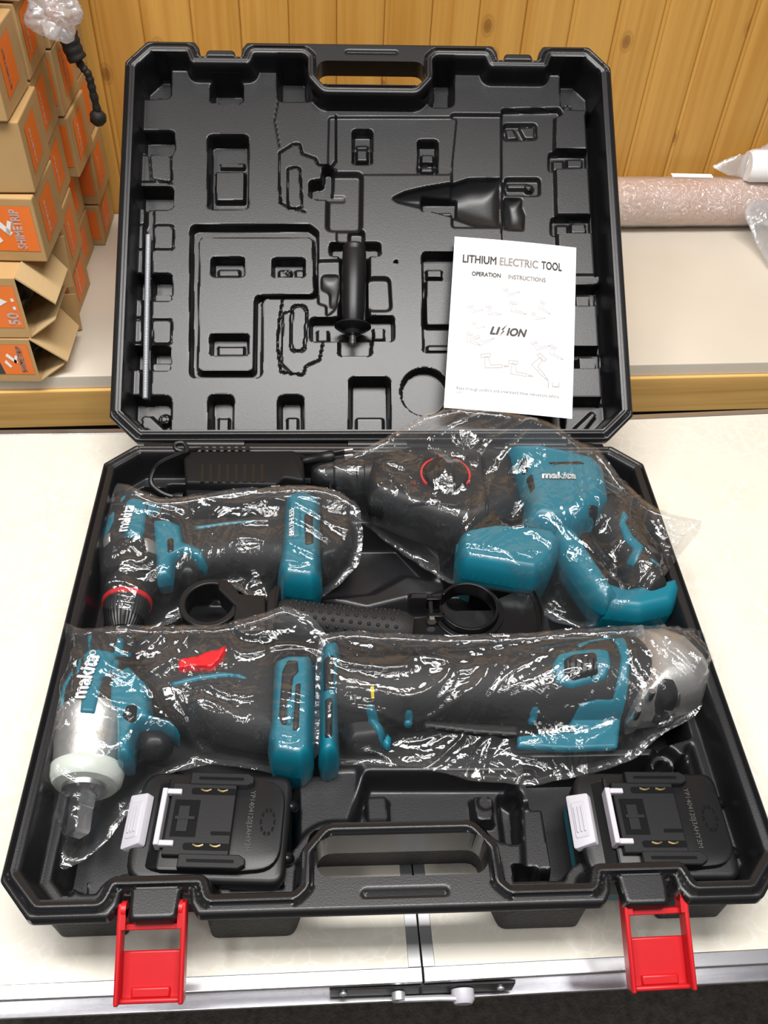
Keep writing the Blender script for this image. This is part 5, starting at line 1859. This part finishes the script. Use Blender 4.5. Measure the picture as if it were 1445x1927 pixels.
# ================================================================== cartons stacked on the counter, left
def carton(w, d, h, M, label, detail, seed, group='cartons stacked at the left of the counter'):
    """front-right-bottom corner at the origin of M; front faces -y, right end faces +x"""
    rr = random.Random(seed)
    root = empty('carton', (0, 0, 0), label, 'box', group)
    root.matrix_basis = M
    e = .0015
    opened = detail == 'open'
    b = MB()
    b.box(-w, 0, 0, d, 0, h)
    if opened:
        del b.f[3]
    b.build('carton_body', 'cardboard', root, smooth=0, local=M, bevel=0 if opened else .0015)
    z0, z1 = h * .18, h * .88
    wide = detail == 'front'
    x0 = -.060 if wide else -.036

    def quad(name, pts, mat, parent=root):
        return mesh_obj(name, pts, [(0, 1, 2, 3)], mat, parent, 0, local=M)
    if detail != 'plain':
        q1 = quad('orange_label', [(x0, -.0004, z0), (-.004, -.0004, z0), (-.004, -.0004, z1), (x0 - .006, -.0004, z1)], 'orange_print')
        quad('dark_label', [(-w + .004, -.0004, z0), (x0, -.0004, z0), (x0 - .006, -.0004, z1), (-w + .004, -.0004, z1)], 'dark_print')
    if not opened:
        ys = d * rr.uniform(.12, .3)
        q2 = quad('end_label', [(.0004, ys, z0), (.0004, ys + d * .5, z0 + .004), (.0004, ys + d * .5, z1), (.0004, ys, z1 - .003)], 'orange_print')
        TM2 = M @ Matrix(((0, 0, 1, .0007), (0, -1, 0, ys + d * .18), (1, 0, 0, z0 + .006), (0, 0, 0, 1)))
        text_on('SHIMETRIP', .007, 'white_print', TM2, parent=q2, width=.036, bold=.02)
    if detail in ('front', 'open'):
        k_ = 1.5 if wide else 1.0
        TM = M @ Matrix(((0, -1, 0, -.009 * k_ * 1.25), (0, 0, -1, -.0007), (1, 0, 0, z0 + .003), (0, 0, 0, 1)))
        if seed == 5:
            text_on('50', .016, 'white_print', M @ Matrix(((0, -1, 0, -.007), (0, 0, -1, -.0007), (1, 0, 0, z0 + .004), (0, 0, 0, 1))), parent=q1, bold=.02)
            for pts in ([(-.030, .040), (-.024, .034), (-.014, .040), (-.024, .046)], [(-.010, .030), (-.007, .030), (-.007, .034), (-.010, .034)], [(-.010, .040), (-.007, .040), (-.007, .044), (-.010, .044)]):
                mesh_obj('icon_mark', [(x, -.0007, z + .006) for x, z in pts], [(0, 1, 2, 3)], 'white_print', q1, 0, local=M)
        else:
            text_on('SHIMETRIP', .0085 * k_, 'white_print', TM, parent=q1, width=(z1 - z0) * .88, bold=.02)
            cx, cz = -.0255 * k_, (z0 + z1) / 2
            for pts in ([(-.010, -.004), (-.004, -.012), (-.001, -.010), (-.007, .000)], [(-.006, .006), (.006, -.006), (.009, -.003), (-.003, .010)], [(.006, -.006), (.010, .006), (.007, .007), (.003, -.003)]):
                mesh_obj('mountain_mark', [(cx + x * k_ * .8, -.0007, cz + z * k_ * .9) for x, z in pts], [(0, 1, 2, 3)], 'white_print', q1, 0, local=M)
    if opened:
        # ragged flaps, and the black goods showing in the end
        for (a0, a1, ln_, ang) in (((0, h), (d, h), .050, -.9), ((0, 0), (d, 0), .030, .5)):
            v = [(0, a0[0], a0[1]), (0, a1[0], a1[1]), (ln_ * math.cos(ang), a1[0] - .006, a1[1] + ln_ * math.sin(ang)), (ln_ * math.cos(ang), a0[0] + .012, a0[1] + ln_ * math.sin(ang))]
            v += [(x + .0006, y, z + .002) for x, y, z in v]
            mesh_obj('flap', v, [(0, 1, 2, 3), (7, 6, 5, 4), (0, 4, 5, 1), (1, 5, 6, 2), (2, 6, 7, 3), (3, 7, 4, 0)], 'cardboard_core', root, 0, local=M)
        v = [(0, d, .004), (.028, d + .012, .002), (.030, d + .012, h * .9), (0, d, h)]
        v += [(x, y + .002, z) for x, y, z in v]
        mesh_obj('flap', v, [(0, 1, 2, 3), (7, 6, 5, 4), (0, 4, 5, 1), (1, 5, 6, 2), (2, 6, 7, 3), (3, 7, 4, 0)], 'cardboard', root, 0, local=M)
        bm = bmesh.new()
        bmesh.ops.create_icosphere(bm, subdivisions=4, radius=1)
        for v_ in bm.verts:
            k = 1 + .10 * noise.noise(v_.co * 2.2 + Vector((seed, 0, 0))) + .05 * noise.noise(v_.co * 6)
            v_.co = Vector((v_.co.x * .03 * k - .028, d / 2 + v_.co.y * d * .44 * k, h / 2 + v_.co.z * h * .42 * k))
        me = bpy.data.meshes.new('black_wrapped_goods')
        bm.to_mesh(me)
        bm.free()
        finish('black_wrapped_goods', me, 'gloss_black', root, 180, local=M)
    return root


def cm(x, y, z, rot=0.0, tilt=0.0):
    return Matrix.Translation((x, y, z)) @ Matrix.Rotation(rot, 4, 'Z') @ Matrix.Rotation(tilt, 4, 'Y')


names_row = ['bottom', 'second', 'third', 'fourth', 'fifth', 'topmost']
col_where = ['front of the stack', 'second column from the front', 'third column from the front', 'column against the wall']
zrow = [SH_Z + .0002, SH_Z + .0590, SH_Z + .1340, SH_Z + .2070, SH_Z + .2800, SH_Z + .3530]
hrow = [.0580, .0742, .0722, .0722, .0722, .0700]
front = {0: (-.377, .150, 0.00, 'open'), 1: (-.374, .152, 0.01, 'open'), 2: (-.346, .182, -0.02, 'front'), 3: (-.343, .190, 0.03, 'plain'), 4: (-.350, .185, 0.0, 'plain'), 5: (-.36, .19, 0.02, 'front')}
sd_ = 0
for r_ in range(6):
    for c_ in range(4):
        sd_ += 1
        rr = random.Random(sd_ * 13)
        if c_ == 0:
            x, y, rot, det = front[r_]
            d = .086
        else:
            d = .082
            x = -.364 + rr.uniform(-.010, .010) + (.004 * r_)
            y = .182 + .0885 * c_ + (.012 if r_ > 1 else 0) + rr.uniform(-.001, .001)
            y = min(y, .452)
            rot = rr.uniform(-.03, .03)
            det = 'side'
        if c_ == 0:
            ds = {0: 'cardboard carton with orange label and torn open end, bottom front of the stack', 1: 'carton torn open at the end showing black plastic, second from the bottom in front',
                  2: 'cardboard carton with a big orange mountain label, third from the bottom in front', 3: 'plain side cardboard carton above the big orange label, fourth in front',
                  4: 'cardboard carton fifth from the bottom at the front of the stack', 5: 'topmost carton at the front of the stack'}[r_]
        else:
            ds = names_row[r_] + ' carton with orange end label in the ' + col_where[c_]
        carton(.15, d, hrow[r_] - .0008, cm(x, y, zrow[r_], rot), ds, det, sd_)

# loose knotted cord and crumpled film on the cartons
cp = [PY(x, y, .39) for x, y in ((126, 58), (136, 90), (152, 122), (166, 140), (174, 170), (184, 212))]
m = MB()
cps = curve_pts(cp, 8)
m.tube(cps, [(.011 if i < 14 else .0045) + .0006 * math.sin(i * 1.7) for i in range(len(cps))], 8)
cordo = empty('knotted_cord', cps[0], 'black braided cord with a knot hanging beside the cartons', 'cord')
m.build('braid', 'cord_black', cordo, 60)
bm = bmesh.new()
bmesh.ops.create_icosphere(bm, subdivisions=3, radius=.0095)
for v_ in bm.verts:
    v_.co *= 1 + .16 * noise.noise(v_.co * 260)
    v_.co += Vector(cps[-1]) + Vector((-.001, 0, -.006))
me = bpy.data.meshes.new('knot')
bm.to_mesh(me)
bm.free()
finish('knot', me, 'cord_black', cordo, 180)


def crumple(name, c, sx, sy, sz, mat, label, seed, tip=None, amp=.22, sub=5, extra=None):
    bm = bmesh.new()
    bmesh.ops.create_icosphere(bm, subdivisions=sub, radius=1)
    off = Vector((seed * 3.1, seed * 1.7, 0))
    for v_ in bm.verts:
        p = v_.co.copy()
        k = 1 + amp * noise.noise(p * 1.6 + off) + amp * .5 * (0.5 - abs(noise.noise(p * 3.7 + off))) + amp * .25 * (0.5 - abs(noise.noise(p * 9 + off)))
        if tip is not None:
            dd = max(0, p.dot(Vector(tip).normalized()))
            k *= 1 + 1.1 * dd ** 7
        v_.co = Vector((p.x * sx * k, p.y * sy * k, p.z * sz * k)) + Vector(c)
        if v_.co.z < SH_Z + .001:
            v_.co.z = SH_Z + .001 + .002 * abs(noise.noise(p * 6))
    me = bpy.data.meshes.new(name)
    bm.to_mesh(me)
    bm.free()
    o = finish(name, me, mat, None, 180)
    return tag(o, label, 'plastic bag')


crumple('crumpled_film', tuple(PY(105, 26, .30)), .022, .025, .019, 'milky_film', 'crumpled white plastic film on top of the cartons', 2, amp=.5)

# ------------------------------------------------------------------ wrapped roll at the foot of the wall, right
ra = Vector((0.285, 0.523, SH_Z + .0365))
rb = Vector((0.86, 0.551, SH_Z + .0365))
roll = empty('wrapped_roll', (ra + rb) / 2 - Vector((0, 0, .0365)), 'long pinkish roll wrapped in bubble film lying along the wall', 'roll')
mk('roll_pink', (0.62, 0.36, 0.24), 0.6, var=(22, (0.70, 0.50, 0.40), 0.25))
MB().lathe([(0, .0325), (1, .0325)], ra, rb, 40).build('roll_core', 'roll_pink', roll)
mb = MB().lathe([(i / 150, .0345) for i in range(151)], ra, rb, 64)
vv = []
for v in mb.v:
    v = Vector(v)
    c = ra + (rb - ra).normalized() * (v - ra).dot((rb - ra).normalized())
    k = 1 + .02 * (noise.noise(v * 55) + .7 * noise.noise(v * 140))
    vv.append(c + (v - c) * k)
mesh_obj('bubble_film', vv, mb.f[:-2], 'bubble_film', roll, 180)
sl0 = P(1272, 346, SH_Z + .07)
MB().box(sl0.x, sl0.x + .060, .538, .548, SH_Z + .0705, SH_Z + .0715).build('paper_slip', 'paper', roll, smooth=0)

# ------------------------------------------------------------------ white carrier bags at the right edge
PR = Tool('paper_roll', (.64, .44, SH_Z + .07), 'white paper roll inside the pale plastic bag', 'roll')
PR.part(MB().lathe([(0, .020), (.03, .022), (.97, .022), (1, .020)], P(1405, 312, .13), P(1405, 312, .13) + Vector((.20, -.004, .006)), 28), 'paper_tube', 'paper')

# ================================================================== clear polythene bags round the four tools
def blur(A, k, it=1):
    for _ in range(it):
        for ax_ in (0, 1):
            pad = np.concatenate([np.repeat(np.take(A, [0], ax_), k, ax_), A, np.repeat(np.take(A, [-1], ax_), k, ax_)], ax_)
            cs = np.cumsum(pad, ax_)
            z_ = np.zeros_like(np.take(cs, [0], ax_))
            cs = np.concatenate([z_, cs], ax_)
            n_ = A.shape[ax_]
            hi = np.take(cs, range(2 * k + 1, 2 * k + 1 + n_), ax_)
            lo = np.take(cs, range(0, n_), ax_)
            A = (hi - lo) / (2 * k + 1)
    return A


def dilate(A, k):
    for _ in range(k):
        B = A.copy()
        B[1:] = np.maximum(B[1:], A[:-1])
        B[:-1] = np.maximum(B[:-1], A[1:])
        B[:, 1:] = np.maximum(B[:, 1:], A[:, :-1])
        B[:, :-1] = np.maximum(B[:, :-1], A[:, 1:])
        A = B
    return A


def bag(outline, tools, label, seed, angle=0.0, cell=0.0016, amp=1.0, tents=(), mat='poly_film', floor=.014, name='clear_plastic_bag'):
    """outline: (px, py, z) round the bag; tents: (px, py, z, radius) where the film stands up"""
    V3 = [P(x, y, z) for x, y, z in outline]
    poly = []
    zs = []
    for i, p in enumerate(V3):
        p2 = V3[(i + 1) % len(V3)]
        for k in range(6):
            u = k / 6
            poly.append((p.x + (p2.x - p.x) * u, p.y + (p2.y - p.y) * u))
            zs.append(p.z + (p2.z - p.z) * u)
    # a slightly wavy, soft-cornered hem
    n_ = len(poly)
    sm = []
    for i in range(n_):
        a_, b_, c_ = poly[i - 1], poly[i], poly[(i + 1) % n_]
        w_ = .0016 * noise.noise(Vector((b_[0] * 60, b_[1] * 60, seed)))
        sm.append(((a_[0] + 2 * b_[0] + c_[0]) / 4 + w_, (a_[1] + 2 * b_[1] + c_[1]) / 4 + w_))
    poly = sm
    px_ = [p[0] for p in poly]
    py_ = [p[1] for p in poly]
    h = HF(min(px_) - 3 * cell, max(px_) + 3 * cell, min(py_) - 3 * cell, max(py_) + 3 * cell, cell)
    sd = sdf(poly, h.X, h.Y)
    num = np.zeros_like(h.X)
    den = np.zeros_like(h.X)
    for (x, y), z in zip(poly, zs):
        w_ = 1 / ((h.X - x) ** 2 + (h.Y - y) ** 2 + 1e-5) ** 1.5
        num += w_ * z
        den += w_
    basez = num / den
    H = np.full(h.X.shape, 0.0)
    for t_ in tools:
        b_ = t_.bvh()
        for j in range(h.ny):
            for i in range(h.nx):
                if sd[j, i] < cell:
                    loc, nr, k, dist = b_.ray_cast(Vector((h.X[j, i], h.Y[j, i], 0.6)), Vector((0, 0, -1)))
                    if loc is not None and loc.z > H[j, i]:
                        H[j, i] = loc.z
    Hs = blur(dilate(np.maximum(H, basez - .012), 4), 4, 2)
    Z = np.maximum(Hs + .0025, basez)
    for x, y, z, r in tents:
        c = P(x, y, z)
        g = np.exp(-((h.X - c.x) ** 2 + (h.Y - c.y) ** 2) / (r * r))
        Z = np.maximum(Z, basez * (1 - g) + z * g)
    Z = blur(Z, 2, 1)
    # creases: long sharp ridges along the tool plus finer crackle
    ca, sa = math.cos(angle), math.sin(angle)
    wr = np.zeros_like(Z)
    for j in range(h.ny):
        for i in range(h.nx):
            if sd[j, i] < 2 * cell:
                x, y = h.X[j, i], h.Y[j, i]
                wv = noise.noise(Vector((x * 9, y * 9, seed))) * .9
                u = (x * ca + y * sa)
                v = (-x * sa + y * ca)
                c2_, s2_ = math.cos(wv), math.sin(wv)
                uu, vv_ = u * c2_ + v * s2_, -u * s2_ + v * c2_
                a1 = 1 - abs(noise.noise(Vector((uu * 11, vv_ * 42, seed + 3.3))))
                a2 = 1 - abs(noise.noise(Vector((uu * 40, vv_ * 75, seed + 9.1))))
                a3 = 1 - abs(noise.noise(Vector((x * 120, y * 120, seed + 5.7))))
                m_ = .45 + .55 * noise.noise(Vector((x * 16, y * 16, seed + 20)))
                wr[j, i] = .0050 * a1 ** 8 + max(0, m_) ** 1.3 * (.0036 * a2 ** 6 + .0014 * a3 ** 4)
    edge = sstep(0, -.010, sd)
    Z = basez * (1 - edge) + Z * edge + wr * amp * (.35 + .65 * edge)
    Z = np.maximum(Z, np.where(H > 0, H + .0012, 0))
    h.Z = Z
    V, Q = h.trim(sd, 0)
    Zb = basez - .001 - np.clip(basez - floor - .002, 0, .05) * sstep(-.004, -.03, sd)
    h.Z = Zb
    Vb, Qb = h.trim(sd, 0)
    me = quads_mesh(name, np.concatenate([V, Vb]), np.concatenate([Q, Qb[:, ::-1] + len(V)]))
    o = finish(name, me, mat, None, 180)
    return tag(o, label, 'plastic bag')


bag([(222, 906, .085), (258, 918, .090), (300, 940, .082), (380, 930, .080), (440, 918, .082), (500, 918, .085), (545, 912, .09), (590, 914, .09), (640, 924, .085), (676, 955, .078),
     (684, 1000, .07), (676, 1060, .06), (640, 1100, .05), (600, 1128, .045), (520, 1135, .045), (470, 1120, .05), (420, 1100, .05), (370, 1130, .045), (330, 1170, .04), (280, 1186, .04),
     (215, 1184, .04), (182, 1140, .045), (176, 1070, .05), (190, 1000, .06), (206, 950, .07)],
    [DR], 'clear plastic bag wrapped round the drill with the red ringed chuck', 1.3, angle=0.25)
bag([(588, 905, .07), (600, 880, .085), (660, 856, .092), (720, 826, .10), (800, 778, .125), (870, 764, .132), (960, 776, .13), (1030, 792, .122), (1090, 830, .108), (1130, 850, .10),
     (1170, 900, .09), (1215, 945, .09), (1260, 968, .092), (1322, 976, .088), (1316, 1000, .085), (1275, 1050, .08), (1240, 1098, .078), (1200, 1138, .072), (1160, 1172, .06), (1090, 1182, .05),
     (1040, 1168, .05), (1000, 1140, .055), (930, 1112, .055), (850, 1100, .055), (800, 1070, .05), (740, 1030, .05), (690, 990, .05), (640, 950, .055), (600, 925, .06)],
    [RH], 'large clear plastic bag over the rotary hammer reaching up towards the booklet', 4.2, angle=-0.35, tents=((880, 800, .135, .03),))
bag([(122, 1172, .08), (160, 1184, .085), (240, 1176, .085), (320, 1178, .075), (420, 1176, .075), (480, 1158, .08), (535, 1140, .085), (575, 1152, .085), (612, 1190, .08), (640, 1232, .075), (622, 1290, .07),
     (604, 1350, .07), (598, 1420, .06), (560, 1466, .05), (480, 1446, .05), (400, 1438, .045), (330, 1450, .045), (285, 1475, .045), (240, 1530, .04), (200, 1585, .035), (160, 1618, .035), (114, 1640, .04),
     (100, 1570, .045), (92, 1470, .055), (94, 1380, .06), (108, 1300, .065), (128, 1230, .075)],
    [IW], 'clear plastic bag round the impact wrench, tapering to a pointed corner', 7.7, angle=-0.5)
bag([(600, 1196, .08), (640, 1186, .085), (720, 1190, .08), (840, 1196, .075), (960, 1194, .075), (1060, 1184, .08), (1180, 1178, .085), (1260, 1178, .085), (1322, 1186, .08), (1334, 1216, .078), (1345, 1252, .075),
     (1334, 1300, .07), (1312, 1345, .06), (1240, 1385, .055), (1200, 1425, .05), (1120, 1455, .05), (1000, 1478, .05), (900, 1470, .05), (800, 1448, .05), (700, 1440, .05), (620, 1438, .05), (592, 1400, .06), (592, 1300, .07)],
    [AG], 'long clear plastic bag round the angle grinder', 11.1, angle=-0.08)

# ------------------------------------------------------------------ white carrier bags at the right edge of the counter
bag([(1337, 314, .125), (1362, 300, .135), (1400, 285, .15), (1445, 266, .16), (1520, 258, .16), (1540, 330, .11), (1500, 352, .10), (1445, 352, .10), (1410, 350, .10), (1372, 334, .115)],
    [PR], 'pale plastic bag with a pointed corner lying over the wrapped roll', 15.2, angle=.4, mat='bag_film', floor=.09, name='carrier_bag', cell=.0024)
bag([(1400, 402, .085), (1412, 372, .09), (1440, 352, .095), (1490, 345, .10), (1560, 360, .08), (1570, 520, .050), (1500, 530, .046), (1450, 505, .046), (1424, 460, .055)],
    [], 'milky plastic bag slumped on the counter below the pointed bag', 18.4, angle=.9, mat='bag_film', floor=.042, name='carrier_bag', cell=.0024, amp=2.0, tents=((1460, 420, .11, .05),))
